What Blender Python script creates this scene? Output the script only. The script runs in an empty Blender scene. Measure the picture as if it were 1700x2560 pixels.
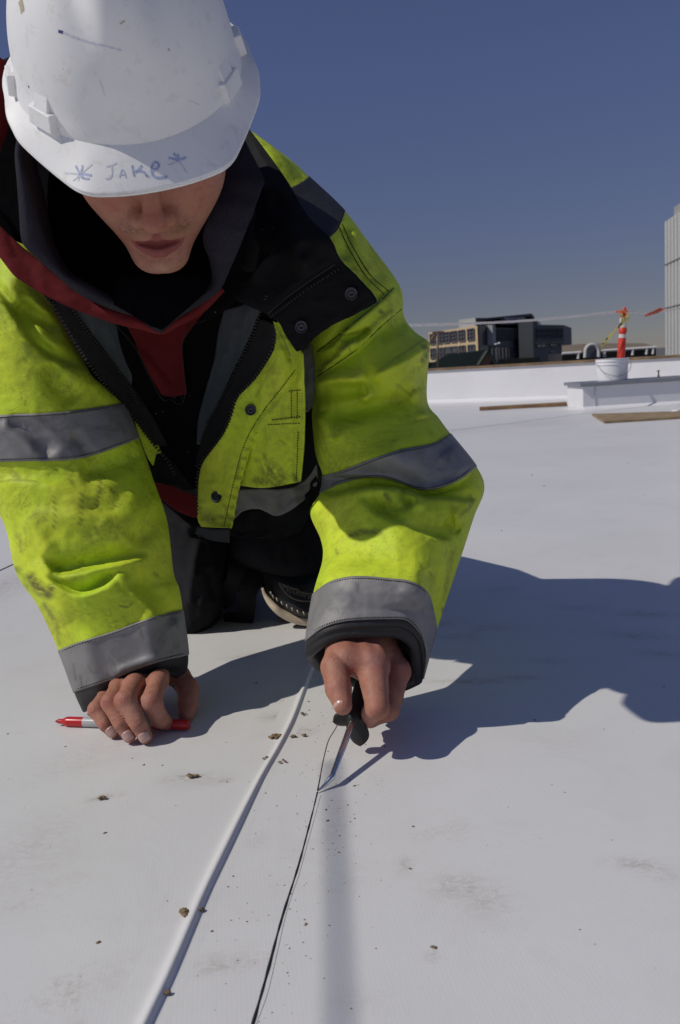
import bpy, bmesh, math, random
import numpy as np
from mathutils import Vector, Matrix
from mathutils.bvhtree import BVHTree
random.seed(7); rng = np.random.default_rng(7)
R = math.radians
scene = bpy.context.scene
COL = scene.collection

# ---------------------------------------------------------------- camera
CAM_H, PITCH, ROLL, FPX = 0.42, R(9.02), R(3.5), 2300.0
f0 = np.array([0, math.cos(PITCH), -math.sin(PITCH)])
r0 = np.array([1.0, 0, 0]); u0 = np.array([0, math.sin(PITCH), math.cos(PITCH)])
CR = math.cos(ROLL)*r0 - math.sin(ROLL)*u0
CU = math.cos(ROLL)*u0 + math.sin(ROLL)*r0
CP = np.array([0, 0, CAM_H])
cam = bpy.data.cameras.new('camera'); camo = bpy.data.objects.new('camera', cam); COL.objects.link(camo)
cam.sensor_fit = 'VERTICAL'; cam.sensor_height = 36.0; cam.lens = FPX/2560*36.0
cam.clip_start = 0.02; cam.clip_end = 6000
camo.matrix_world = Matrix(((CR[0], CU[0], -f0[0], 0), (CR[1], CU[1], -f0[1], 0), (CR[2], CU[2], -f0[2], CAM_H), (0, 0, 0, 1)))
scene.camera = camo
cam.dof.use_dof = True; cam.dof.focus_distance = 1.05; cam.dof.aperture_fstop = 16

# ---------------------------------------------------------------- world, sun, exposure
SUN_EL, SUN_AZ = R(46), R(-105)     # azimuth from +Y towards +X (negative: from the left)
world = bpy.data.worlds.new('World'); scene.world = world; world.use_nodes = True
wn = world.node_tree; bg = wn.nodes['Background']
sky = wn.nodes.new('ShaderNodeTexSky'); sky.sky_type = 'NISHITA'; sky.sun_disc = False
sky.sun_elevation = SUN_EL; sky.sun_rotation = SUN_AZ; sky.altitude = 1200
sky.air_density = 0.75; sky.dust_density = 0.25; sky.ozone_density = 3.2
hs = wn.nodes.new('ShaderNodeHueSaturation'); hs.inputs['Saturation'].default_value = 0.86; hs.inputs['Hue'].default_value = 0.512
wn.links.new(sky.outputs[0], hs.inputs['Color'])
tc = wn.nodes.new('ShaderNodeTexCoord'); sx_ = wn.nodes.new('ShaderNodeSeparateXYZ'); wn.links.new(tc.outputs['Generated'], sx_.inputs[0])
cr_ = wn.nodes.new('ShaderNodeValToRGB'); e_ = cr_.color_ramp.elements
e_[0].position = 0.0; e_[0].color = (.68, .58, .58, 1); e_[1].position = .85; e_[1].color = (1.6, 1.7, 1.95, 1)
x_ = e_.new(.07); x_.color = (.73, .65, .67, 1); x_ = e_.new(.14); x_.color = (.82, .79, .87, 1); x_ = e_.new(.28); x_.color = (.99, 1.03, 1.22, 1); x_ = e_.new(.5); x_.color = (1.15, 1.2, 1.45, 1)
wn.links.new(sx_.outputs['Z'], cr_.inputs[0])
mx_ = wn.nodes.new('ShaderNodeMix'); mx_.data_type = 'RGBA'; mx_.blend_type = 'MULTIPLY'; mx_.inputs[0].default_value = 1
wn.links.new(hs.outputs[0], mx_.inputs[6]); wn.links.new(cr_.outputs[0], mx_.inputs[7]); wn.links.new(mx_.outputs[2], bg.inputs['Color'])
bg.inputs['Strength'].default_value = 0.062
sl = bpy.data.lights.new('sun', 'SUN'); slo = bpy.data.objects.new('sun', sl); COL.objects.link(slo)
sl.energy = 3.4; sl.angle = R(0.53); sl.color = (1.0, 0.945, 0.845)
to_sun = Vector((math.sin(SUN_AZ)*math.cos(SUN_EL), math.cos(SUN_AZ)*math.cos(SUN_EL), math.sin(SUN_EL)))
slo.rotation_euler = to_sun.to_track_quat('Z', 'Y').to_euler(); slo.location = (-3, 0, 4)
scene.view_settings.view_transform = 'Standard'; scene.view_settings.look = 'None'
scene.view_settings.exposure = -0.38; scene.view_settings.gamma = 1
scene.render.engine = 'CYCLES'
scene.cycles.max_bounces = 8

# ---------------------------------------------------------------- helpers
def ray(px, py):
    return f0 + (px-850)/FPX*CR + (1280-py)/FPX*CU
def P(px, py, Y):
    d = ray(px, py); return CP + d*(Y/d[1])
def G(px, py, z=0.0):
    d = ray(px, py); return CP + d*((z-CAM_H)/d[2])
def HZ(px):                       # image row of the horizon
    return 915 - (px-850)*math.tan(ROLL)
def XY(px, Y): return P(px, HZ(px), Y)
def PA(px, py, Y):                # arrays
    px, py, Y = np.broadcast_arrays(np.asarray(px, float), np.asarray(py, float), np.asarray(Y, float))
    d = f0 + ((px-850)/FPX)[..., None]*CR + ((1280-py)/FPX)[..., None]*CU
    return CP + d*(Y/d[..., 1])[..., None]
def to_px(p):
    v = np.asarray(p)-CP; z = v@f0
    return 850+FPX*(v@CR)/z, 1280-FPX*(v@CU)/z

def link(o, parent=None):
    COL.objects.link(o)
    if parent is not None: o.parent = parent
    return o
def tag(o, label=None, cat=None, group=None, kind=None):
    if label: o['label'] = label
    if cat: o['category'] = cat
    if group: o['group'] = group
    if kind: o['kind'] = kind
    return o
def empty(name, loc, label=None, cat=None, group=None):
    o = bpy.data.objects.new(name, None); o.empty_display_size = .05; COL.objects.link(o)
    o.matrix_world = Matrix.Translation(Vector([float(c) for c in loc])); o['_w'] = 1; del o['_w']
    return tag(o, label, cat, group)
def mesh(name, V, F, mat, parent=None, smooth=True, loc=None):
    """world-space vertices -> one mesh object (kept in world space even when parented)"""
    me = bpy.data.meshes.new(name)
    V = np.asarray(V, float)
    off = np.zeros(3)
    if parent is not None:
        off = world_loc(parent)
    elif loc is not None:
        off = np.asarray(loc, float)
    me.from_pydata((V-off).tolist(), [], [tuple(int(i) for i in f) for f in F]); me.update()
    if smooth: me.polygons.foreach_set('use_smooth', [True]*len(me.polygons))
    me.materials.append(mat)
    o = bpy.data.objects.new(name, me); COL.objects.link(o)
    if parent is not None: o.parent = parent
    elif loc is not None: o.location = off
    return o
def world_loc(o):
    p = np.zeros(3)
    while o is not None:
        p = p + np.array(o.location); o = o.parent
    return p

class MB:
    def __init__(s): s.V = []; s.F = []
    def add(s, V, F):
        n = len(s.V); s.V += [tuple(v) for v in V]; s.F += [tuple(i+n for i in f) for f in F]
    def box(s, c, sx, sy, sz, M=None):
        c = np.asarray(c, float); v = []
        for i in (-1, 1):
            for j in (-1, 1):
                for k in (-1, 1):
                    d = np.array([i*sx/2, j*sy/2, k*sz/2])
                    if M is not None: d = M@d
                    v.append(c+d)
        s.add(v, [(0,1,3,2),(4,6,7,5),(0,4,5,1),(2,3,7,6),(0,2,6,4),(1,5,7,3)])
    def prism(s, poly, vec):
        poly = [np.asarray(p, float) for p in poly]; n = len(poly); vec = np.asarray(vec, float)
        s.add(poly+[p+vec for p in poly], [tuple(range(n))[::-1], tuple(range(n, 2*n))] + [(i, (i+1)%n, n+(i+1)%n, n+i) for i in range(n)])
    def tube(s, pts, rad, n=10, caps=True, flat=None):
        pts = [np.asarray(p, float) for p in pts]; m = len(pts)
        rad = rad if hasattr(rad, '__len__') else [rad]*m
        T = []
        for i in range(m):
            t = pts[min(i+1, m-1)]-pts[max(i-1, 0)]; T.append(t/(np.linalg.norm(t)+1e-12))
        a = np.array([0, 0, 1.0]) if abs(T[0][2]) < .9 else np.array([1.0, 0, 0])
        u = np.cross(T[0], a); u /= np.linalg.norm(u); v = []
        for i in range(m):
            u = u - T[i]*(u@T[i]); u /= np.linalg.norm(u)+1e-12; w = np.cross(T[i], u)
            for k in range(n):
                th = 2*math.pi*k/n
                v.append(pts[i]+rad[i]*(math.cos(th)*u+math.sin(th)*w))
        F = [(i*n+k, i*n+(k+1)%n, (i+1)*n+(k+1)%n, (i+1)*n+k) for i in range(m-1) for k in range(n)]
        if caps: F += [tuple(range(n))[::-1], tuple(range((m-1)*n, m*n))]
        s.add(v, F)
    def lathe(s, prof, n=32, c=(0,0,0), M=None, cap=True):
        c = np.asarray(c, float); v = []
        for r, z in prof:
            for k in range(n):
                th = 2*math.pi*k/n; d = np.array([r*math.cos(th), r*math.sin(th), z])
                if M is not None: d = M@d
                v.append(c+d)
        m = len(prof)
        F = [(i*n+k, i*n+(k+1)%n, (i+1)*n+(k+1)%n, (i+1)*n+k) for i in range(m-1) for k in range(n)]
        if cap: F += [tuple(range(n))[::-1], tuple(range((m-1)*n, m*n))]
        s.add(v, F)
    def build(s, name, mat, parent=None, smooth=False, loc=None):
        return mesh(name, s.V, s.F, mat, parent, smooth, loc)
def bevel(o, w, seg=2):
    m = o.modifiers.new('bevel', 'BEVEL'); m.width = w; m.segments = seg; m.limit_method = 'ANGLE'; return o
def sharp(o, ang=35):
    try:
        o.data.set_sharp_from_angle(angle=R(ang))
    except Exception: pass
    return o

def catmull(pts, n):
    """n samples through the control points, uniform in control parameter"""
    pts = np.asarray(pts, float); k = len(pts)
    if k == 2:
        t = np.linspace(0, 1, n)[:, None]; return pts[0]*(1-t)+pts[1]*t
    ext = np.vstack([2*pts[0]-pts[1], pts, 2*pts[-1]-pts[-2]])
    t = np.linspace(0, k-1, n); i = np.minimum(t.astype(int), k-2); f = (t-i)[:, None]
    a, b, c, d = ext[i], ext[i+1], ext[i+2], ext[i+3]
    return 0.5*((2*b)+(-a+c)*f+(2*a-5*b+4*c-d)*f**2+(-a+3*b-3*c+d)*f**3)
def catmull_at(pts, t):
    """pts (k,...) evaluated at parameters t in [0,1]"""
    pts = np.asarray(pts, float); k = len(pts)
    ext = np.concatenate([[2*pts[0]-pts[1]], pts, [2*pts[-1]-pts[-2]]])
    t = np.clip(t, 0, 1)*(k-1); i = np.minimum(t.astype(int), k-2)
    f = (t-i).reshape((-1,)+(1,)*(pts.ndim-1))
    a, b, c, d = ext[i], ext[i+1], ext[i+2], ext[i+3]
    return 0.5*((2*b)+(-a+c)*f+(2*a-5*b+4*c-d)*f**2+(-a+3*b-3*c+d)*f**3)
def resample(pts, n):
    """equal arc length"""
    q = catmull(pts, max(60, 12*len(pts))); s = np.concatenate([[0], np.cumsum(np.linalg.norm(np.diff(q, axis=0), axis=1))])
    t = np.linspace(0, s[-1], n)
    return np.stack([np.interp(t, s, q[:, j]) for j in range(q.shape[1])], 1)

# ---------------------------------------------------------------- materials
def nt_new(name):
    m = bpy.data.materials.new(name); m.use_nodes = True; t = m.node_tree; return m, t, t.nodes['Principled BSDF']
def _n(t, typ, **kw):
    n = t.nodes.new(typ)
    for k, v in kw.items():
        if k in n.inputs.keys(): n.inputs[k].default_value = v
        else: setattr(n, k, v)
    return n
def noise(t, scale, detail=4, rough=.55, dist=0, vec=None):
    n = _n(t, 'ShaderNodeTexNoise'); n.inputs['Scale'].default_value = scale; n.inputs['Detail'].default_value = detail
    n.inputs['Roughness'].default_value = rough; n.inputs['Distortion'].default_value = dist
    if vec is not None: t.links.new(vec, n.inputs['Vector'])
    return n
def ramp(t, src, stops, interp='LINEAR'):
    r = _n(t, 'ShaderNodeValToRGB'); e = r.color_ramp.elements; r.color_ramp.interpolation = interp
    while len(e) > 1: e.remove(e[-1])
    e[0].position = stops[0][0]; e[0].color = (*stops[0][1], 1) if hasattr(stops[0][1], '__len__') else (stops[0][1],)*3+(1,)
    for p, c in stops[1:]:
        x = e.new(p); x.color = (*c, 1) if hasattr(c, '__len__') else (c, c, c, 1)
    t.links.new(src, r.inputs[0]); return r
def mix(t, fac, a, b, mode='MIX'):
    n = _n(t, 'ShaderNodeMix'); n.data_type = 'RGBA'; n.blend_type = mode; n.clamp_factor = True
    for s, i in ((fac, 0), (a, 6), (b, 7)):
        if isinstance(s, (int, float)): n.inputs[i].default_value = s
        elif isinstance(s, tuple): n.inputs[i].default_value = (*s, 1)
        else: t.links.new(s, n.inputs[i])
    return n.outputs[2]
def bump(t, b, src, strength=.3, dist=.001, prev=None):
    n = _n(t, 'ShaderNodeBump'); n.inputs['Strength'].default_value = strength; n.inputs['Distance'].default_value = dist
    t.links.new(src, n.inputs['Height'])
    if prev is not None: t.links.new(prev, n.inputs['Normal'])
    if b is not None: t.links.new(n.outputs[0], b.inputs['Normal'])
    return n.outputs[0]
def math_n(t, op, a, b=None):
    n = _n(t, 'ShaderNodeMath'); n.operation = op
    for i, s in enumerate((a, b)):
        if s is None: continue
        if isinstance(s, (int, float)): n.inputs[i].default_value = s
        else: t.links.new(s, n.inputs[i])
    return n.outputs[0]
def pos(t): return _n(t, 'ShaderNodeNewGeometry').outputs['Position']
def scalev(t, v, s):
    n = _n(t, 'ShaderNodeMapping'); n.inputs['Scale'].default_value = s; t.links.new(v, n.inputs['Vector']); return n.outputs[0]

def simple(name, col, rough=.6, spec=.5, metal=0, var=.12, vscale=20, bmp=0, bscale=200, bdist=.001):
    m, t, b = nt_new(name); p = pos(t)
    n = noise(t, vscale, 5, .6, 0, p)
    lo = tuple(c*(1-var) for c in col); hi = tuple(min(1, c*(1+var)) for c in col)
    r = ramp(t, n.outputs[0], [(.3, lo), (.7, hi)]); t.links.new(r.outputs[0], b.inputs['Base Color'])
    b.inputs['Roughness'].default_value = rough; b.inputs['Metallic'].default_value = metal
    b.inputs['Specular IOR Level'].default_value = spec
    if bmp: bump(t, b, noise(t, bscale, 3, .6, 0, p).outputs[0], bmp, bdist)
    return m
# ================================================================ SETTING
def mat_membrane():
    m, t, b = nt_new('white_membrane'); p = pos(t)
    big = noise(t, 1.3, 5, .6, .4, p); mid = noise(t, 9, 6, .65, .6, p)
    base = ramp(t, big.outputs[0], [(.3, (.67, .665, .66)), (.7, (.73, .725, .72))]).outputs[0]
    # brown dirt smears, stretched patches
    sm = noise(t, 3.2, 7, .72, 1.2, scalev(t, p, (1, 1.7, 1)))
    msk = ramp(t, sm.outputs[0], [(.60, 0.0), (.74, 1.0)]).outputs[0]
    fine = noise(t, 160, 4, .7, .3, p)
    msk2 = math_n(t, 'MULTIPLY', msk, ramp(t, fine.outputs[0], [(.42, 0.0), (.68, 1.0)]).outputs[0])
    c = mix(t, math_n(t, 'MULTIPLY', msk2, .55), base, (.40, .33, .25))
    c = mix(t, math_n(t, 'MULTIPLY', ramp(t, mid.outputs[0], [(.5, 0.0), (.8, 1.0)]).outputs[0], .25), c, (.50, .48, .45))
    at = _n(t, 'ShaderNodeAttribute'); at.attribute_name = 'smear'
    st = noise(t, 95, 6, .75, 1.0, scalev(t, p, (1, 1.6, 1)))
    sf = math_n(t, 'MULTIPLY', at.outputs['Fac'], ramp(t, st.outputs[0], [(.42, .12), (.60, 1.0)]).outputs[0])
    c = mix(t, math_n(t, 'MULTIPLY', sf, .8), c, (.27, .21, .14))
    # small dark specks
    vo = _n(t, 'ShaderNodeTexVoronoi'); vo.inputs['Scale'].default_value = 38; t.links.new(p, vo.inputs['Vector'])
    sp = ramp(t, vo.outputs['Distance'], [(.035, 1.0), (.06, 0.0)]).outputs[0]
    gate = ramp(t, noise(t, 5, 3, .6, 0, p).outputs[0], [(.50, 0.0), (.60, 1.0)]).outputs[0]
    c = mix(t, math_n(t, 'MULTIPLY', math_n(t, 'MULTIPLY', sp, gate), .75), c, (.16, .13, .10))
    # thin grey scuffs
    w = noise(t, 7, 2, .5, 3.5, scalev(t, p, (5, 1, 1)))
    sc = ramp(t, w.outputs[0], [(.497, 0.0), (.50, 1.0), (.503, 0.0)]).outputs[0]
    gate2 = ramp(t, noise(t, 2.2, 3, .6, 0, p).outputs[0], [(.56, 0.0), (.66, 1.0)]).outputs[0]
    c = mix(t, math_n(t, 'MULTIPLY', math_n(t, 'MULTIPLY', sc, gate2), .35), c, (.32, .31, .30))
    t.links.new(c, b.inputs['Base Color'])
    b.inputs['Roughness'].default_value = .42; b.inputs['Specular IOR Level'].default_value = .35
    # scrim weave
    mp = _n(t, 'ShaderNodeMapping'); mp.inputs['Rotation'].default_value = (0, 0, R(-7)); t.links.new(p, mp.inputs['Vector'])
    wv = _n(t, 'ShaderNodeTexWave'); wv.wave_type = 'BANDS'; wv.bands_direction = 'X'; wv.inputs['Scale'].default_value = 95; wv.inputs['Distortion'].default_value = .35
    wv.inputs['Detail'].default_value = 1; t.links.new(mp.outputs[0], wv.inputs['Vector'])
    wy = _n(t, 'ShaderNodeTexWave'); wy.wave_type = 'BANDS'; wy.bands_direction = 'Y'; wy.inputs['Scale'].default_value = 95; wy.inputs['Distortion'].default_value = .35
    t.links.new(mp.outputs[0], wy.inputs['Vector'])
    n1 = bump(t, None, wv.outputs['Fac'], .035, .0006); n2 = bump(t, None, wy.outputs['Fac'], .012, .0006, n1)
    n3 = bump(t, None, mid.outputs[0], .12, .006, n2); bump(t, b, fine.outputs[0], .08, .0006, n3)
    return m
M_MEM = mat_membrane()

# roof deck: one sheet, dense near the worker, with the standing bead and the lap of the seam pressed into it
BEAD = [(376,2620),(376,2543),(412,2467),(447,2387),(479,2311),(514,2230),(550,2154),(586,2079),(621,2007),(657,1936),(684,1891),(711,1842),(733,1797),(755,1739),(769,1699),(782,1663),(800,1600),(812,1560)]
BEAD[0] = (340, 2620)
SEAM = [(614,2620),(628,2560),(653,2489),(675,2400),(702,2293),(724,2226),(740,2181),(760,2105),(782,2020),(791,1987),(800,1936),(809,1891),(820,1851),(836,1824),(851,1797),(872,1760),(900,1700)]
bead = resample(np.array([G(*p)[:2] for p in BEAD]), 260)
seam = resample(np.array([G(*p)[:2] for p in SEAM]), 260)
def extend(c, back=.5, fwd=.6):
    a = c[0]+(c[0]-c[4])/np.linalg.norm(c[0]-c[4])*back
    d = (c[-1]-c[-30]); b2 = c[-1]+d/np.linalg.norm(d)*fwd
    return np.vstack([np.linspace(a, c[0], 60)[:-1], c, np.linspace(c[-1], b2, 60)[1:]])
bead_e, seam_e = extend(bead), extend(seam)
def smooth_line(c, k):
    c = c.copy()
    for _ in range(k): c[1:-1] = (c[:-2]+2*c[1:-1]+c[2:])/4
    return c
def signed_dist(pts, c):
    d2 = np.full(len(pts), 1e9); sg = np.zeros(len(pts)); tt = np.zeros(len(pts))
    for i in range(len(c)-1):
        a, b = c[i], c[i+1]; ab = b-a; L = ab@ab
        t = np.clip(((pts-a)@ab)/L, 0, 1); q = a+t[:, None]*ab; e = pts-q; dd = (e*e).sum(1)
        m = dd < d2; d2[m] = dd[m]; sg[m] = (ab[0]*e[m, 1]-ab[1]*e[m, 0]); tt[m] = i
    return np.sqrt(d2)*np.sign(sg), tt     # + = left of the curve
def deck_height(xy):
    z = .0015*np.sin(xy[:, 0]*5.1+.7)*np.sin(xy[:, 1]*4.3+.3)+.0008*np.sin(xy[:, 0]*13+xy[:, 1]*7)
    return z
gx = np.unique(np.concatenate([np.linspace(-30, -3, 12), np.linspace(-3, -.62, 24), np.arange(-.6, .9, .0045), np.linspace(.93, 3, 22), np.linspace(3.2, 30, 12)]))
gy = np.unique(np.concatenate([np.linspace(-8, .2, 10), np.linspace(.25, .5, 8), np.arange(.5, 1.7, .0045), np.linspace(1.71, 2.6, 60), np.linspace(2.65, 9.6, 40)]))
X, Yg = np.meshgrid(gx, gy)
xy = np.stack([X.ravel(), Yg.ravel()], 1); zz = deck_height(xy)
nx, ny = len(gx), len(gy)
ii, jj = np.meshgrid(np.arange(nx-1), np.arange(ny-1)); a = (jj*nx+ii).ravel()
deck = mesh('roof_deck', np.column_stack([xy, zz]), np.stack([a, a+1, a+1+nx, a+nx], 1), M_MEM)
tag(deck, kind='structure')
# dirt smears on the membrane: soft patches, broken up by the material
SMR = [(700,1790,40,9,.8),(715,1745,30,8,.6),(735,1830,45,10,.9),(668,1905,20,10,.8),(470,1942,50,8,.9),(255,1996,38,7,.8),(560,1950,20,6,.6),(500,1950,60,14,.35),(640,2100,50,20,.2),(1150,2215,70,30,.55),(1220,2245,60,40,.4),
       (1600,2165,70,16,.6),(1660,2190,60,20,.35),(560,2410,80,25,.45),(630,2400,60,20,.3),(70,2130,110,90,.25),(60,1450,90,50,.6),(200,1900,110,50,.2),(280,2440,60,50,.2),(1040,1525,60,10,.6),(1150,1590,60,8,.6),(1220,1570,70,10,.5),
       (1180,1700,90,6,.8),(1300,1690,60,5,.7),(1610,1535,70,9,.8),(1590,1590,80,12,.6),(1650,1635,60,8,.5),(1100,1560,60,8,.5),(1380,1650,60,8,.4),(1450,1520,70,6,.5),(1250,1475,40,8,.5),(1330,1060,90,6,.4),(1180,1075,100,8,.35),(1500,1125,140,6,.2),
       (412,2490,30,60,.5),(440,2420,20,60,.4),(1010,2160,20,20,.5),(1080,2390,20,14,.5),(840,2050,40,60,.25),(855,2200,60,50,.15),(1400,1850,120,30,.12),(900,2500,90,40,.15),(330,1800,60,8,.3),(620,1640,60,6,.5)]
sm_v = np.zeros(len(xy))
for px, py, wx, wy, am in SMR:
    c_, ex, ey = G(px, py), G(px+wx, py), G(px, py-wy)
    ax_v, ay_v = ex[:2]-c_[:2], ey[:2]-c_[:2]; q_ = xy-c_[:2]
    uu = (q_@ax_v)/(ax_v@ax_v); vv = (q_@ay_v)/(ay_v@ay_v); sm_v = np.maximum(sm_v, am*np.exp(-(uu*uu+vv*vv)))
at_ = deck.data.attributes.new('smear', 'FLOAT', 'POINT'); at_.data.foreach_set('value', sm_v.astype(np.float32))
def deck_z(x, y): return float(deck_height(np.array([[x, y]]))[0])

def strip(name, curve, prof, mat):
    n = len(curve); V = []
    T = np.gradient(curve, axis=0); T /= np.linalg.norm(T, axis=1, keepdims=True); N_ = np.stack([-T[:, 1], T[:, 0]], 1)
    for i in range(n):
        k = 1+.10*math.sin(i*.021)+.05*math.sin(i*.057+1)+.06*math.sin(i*.009+2)
        for u, h in prof:
            q = curve[i]+N_[i]*u*k; V.append((q[0], q[1], h*k))
    V = np.array(V); V[:, 2] += deck_height(V[:, :2])
    m = len(prof); idx = np.arange(n*m).reshape(n, m)
    F = np.stack([idx[:-1, :-1].ravel(), idx[:-1, 1:].ravel(), idx[1:, 1:].ravel(), idx[1:, :-1].ravel()], 1)
    return tag(mesh(name, V, F, mat), kind='structure')
bead_s = resample(np.vstack([bead[::8], bead[-1:]]), 420)
ext_b = bead_s[-1]-bead_s[-20]; bead_s = np.vstack([bead_s, bead_s[-1]+np.linspace(.05, 1, 60)[:, None]*ext_b/np.linalg.norm(ext_b)*.45])
us = np.linspace(.030, -.016, 60)
def bprof(u):
    if u > 0: return .0040*math.exp(-(u/.0048)**2)+.0007*math.exp(-(u/.010)**2)
    return .0047*math.exp(-(abs(u)/.0031)**2.6)
prof = [(.032, -.002)]+[(float(u), bprof(float(u))+.00014*(1-2.2*(float(u)/(.030 if u > 0 else .016))**4)) for u in us]+[(-.018, -.002)]
strip('seam_bead', bead_s, prof, M_MEM)
M_BLACKGAP = simple('dark_gap', (.02, .02, .022), .8)
# the dark open edge of the lap: a thin bead of sealant in the step
c = smooth_line(resample(np.array([G(*p)[:2] for p in SEAM[:11]]), 160), 260)
mb = MB(); rr = [1.35*(.00068+.00010*math.sin(i*.23)+.00008*math.sin(i*.61+1))*(1.15-.55*i/160) for i in range(160)]
mb.tube([(p[0]+.0004, p[1], deck_z(p[0], p[1])+.0001) for p in c], rr, 6)
tag(mb.build('seam_edge', M_BLACKGAP, smooth=True), kind='structure')
c = resample(np.array([G(*p)[:2] for p in SEAM[9:15]]), 80)
mb = MB(); mb.tube([(p[0]+.0003, p[1], deck_z(p[0], p[1])) for p in c], .0006, 6)
tag(mb.build('lap_edge', simple('lap_edge_brown', (.16, .10, .07), .8, var=.5, vscale=300), smooth=True), kind='structure')
c = resample(np.array([G(*p)[:2] for p in SEAM[:10]])+np.array([.0035, 0]), 160)
mb = MB(); mb.tube([(p[0]+.0006*math.sin(i*.05), p[1], deck_z(p[0], p[1])-.0001) for i, p in enumerate(c)], .00035, 5)
tag(mb.build('sealant_line', simple('sealant_grey', (.33, .34, .33), .5), smooth=True), kind='structure')

a_, b_ = G(-150, 1497), G(60, 1398)
mb = MB(); mb.tube([(a_[0], a_[1], deck_z(a_[0], a_[1])+.0004), (b_[0], b_[1], deck_z(b_[0], b_[1])+.0004)], .0013, 6)
tag(mb.build('old_seam_edge', simple('old_seam_brown', (.10, .06, .05), .8), smooth=True), kind='structure')
M_CITY = simple('city_ground', (.12, .12, .115), .9, vscale=.02, var=.25)
mesh_g = mesh('city_ground', [(-4000, 11.5, -9), (4000, 11.5, -9), (4000, 5000, -9), (-4000, 5000, -9)], [(0, 1, 2, 3)], M_CITY, smooth=False)
tag(mesh_g, kind='structure')

# dirt crumbs
def clod_mesh(mb, c, r, n=3, flat=.5):
    for k in range(n):
        cc = np.array(c)+np.array([random.uniform(-1, 1)*r*.8, random.uniform(-1, 1)*r*.8, 0])*(k > 0)
        rr = r*random.uniform(.45, .8); V = []; F = []
        bm = bmesh.new(); bmesh.ops.create_icosphere(bm, subdivisions=2, radius=1)
        ph = [random.uniform(0, 6) for _ in range(6)]
        for v in bm.verts:
            d = v.co; s = 1+.25*math.sin(4*d.x+ph[0])*math.sin(5*d.y+ph[1])+.22*math.sin(9*d.z+ph[2]+4*d.x)+.12*math.sin(15*d.y+ph[3])
            V.append((cc[0]+d.x*rr*s*1.2, cc[1]+d.y*rr*s, cc[2]+max(-.1, d.z*s)*rr*flat))
        for f in bm.faces: F.append(tuple(v.index for v in f.verts))
        bm.free(); mb.add(V, F)
M_DIRT = simple('dry_dirt', (.22, .155, .09), .95, var=.45, vscale=250, bmp=.6, bscale=900)
def on_deck(px, py, dz=0.0):
    q = G(px, py); z = deck_z(q[0], q[1]); q = G(px, py, z); return np.array([q[0], q[1], z+dz])
CL = [((686,1845), .0040, 6, 'long tan dirt clod against the white bead near the gripped tool'),
      ((744,1842), .0036, 3, 'tan dirt lump lying between the bead and the seam beside the tool'),
      ((478,2285), .0042, 7, 'crumbly dirt clump spilling over the left edge of the long bead'),
      ((415,2484), .0028, 4, 'dark dirt clump on the bead nearest the camera'),
      ((668,1897), .0030, 3, 'tan flake of dirt on the left slope of the bead below the long clod'),
      ((704,1906), .0022, 3, 'small rusty crumb pair just right of the bead'),
      ((762,1788), .0026, 4, 'thin crumbling dirt heap beside the bead under the sleeve shadow'),
      ((264,1998), .0030, 3, 'small flat dirt smear left of the bead, farthest left of the clods'),
      ((480,1943), .0030, 5, 'flat streak of dirt crumbs between marker hand and bead')]
for (px, py), r, n, lab in CL:
    mb = MB(); c = on_deck(px, py, .0028)
    for k in range(n): clod_mesh(mb, c+np.array([random.uniform(-1.8, 1.8)*r, random.uniform(-1, 1)*r, -.001]), r*random.uniform(.5, 1.1), 3, .8)
    tag(mb.build('dirt_clod', M_DIRT, smooth=True, loc=c), lab, 'dirt clod', 'dirt clods along the seam')
mb = MB()
SP = [(770,1754),(772,1776),(806,1790),(640,1708),(622,1955),(664,1983),(568,1955),(570,2217),(264,2082),(406,1913),(360,1912),(331,1896),(163,1867),(1337,1800),(888,2047),(763,2313),(1087,2370),(848,2089),(850,2132),(840,1960),(1033,2066),(1028,2173),(818,2053),(815,2025),(767,2310),(886,1965),(870,2013),(531,2328),(583,2190),(245,2357),(20,1835),(875,1950),(940,1815),(962,1866),(1254,1327),(1330,1188),(1360,1215),(1611,1237),(1570,1157),(1660,1717)]
for px, py in SP:
    c = on_deck(px, py); clod_mesh(mb, c, random.uniform(.0010, .0021)*(1+max(0, c[1]-1.2)*.6), 2, .6)
for k in range(420):
    s = random.random()
    if s < .55:
        i = random.randrange(len(seam)); q = seam[i]+np.array([random.gauss(.012, .03), random.gauss(0, .01)])
    else: q = np.array([random.uniform(-.5, .7), random.uniform(.55, 2.2)])
    clod_mesh(mb, (q[0], q[1], deck_z(*q)), random.uniform(.0004, .0010), 1, .6)
tag(mb.build('dirt_crumbs', M_DIRT, smooth=True), kind='stuff')

# parapet wall with brown coping 
M_WALLW = simple('painted_white_wall', (.74, .74, .76), .5, var=.04, vscale=2.5, bmp=.25, bscale=14, bdist=.01)
M_COPE = simple('weathered_coping', (.19, .125, .07), .85, var=.4, vscale=6)
A, B = G(1075, 1007), G(1418, 996)
dirw = (B-A)/np.linalg.norm(B-A); nrm = np.array([dirw[1], -dirw[0], 0])
pa = empty('parapet_wall', A, 'long low white parapet wall with brown coping along the roof edge', 'wall')
ztop = .315
LA, LB = A-dirw*9, A+dirw*14
mb = MB(); mb.prism([LA, LB, LB+np.array([0, 0, ztop]), LA+np.array([0, 0, ztop])], -nrm*.25)
wl = mb.build('wall', M_WALLW, pa)
mb = MB(); z0 = np.array([0, 0, ztop]); z1 = np.array([0, 0, ztop+.022])
mb.prism([LA+z0+nrm*.02, LB+z0+nrm*.02, LB+z1+nrm*.02, LA+z1+nrm*.02], -nrm*.29)
mb.build('coping', M_COPE, pa)
mb = MB(); mb.prism([LA+nrm*.002, LA+nrm*.10, LA+nrm*.002+np.array([0, 0, .03])], (LB-LA))
mb.build('cant_strip', M_WALLW, pa)

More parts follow.
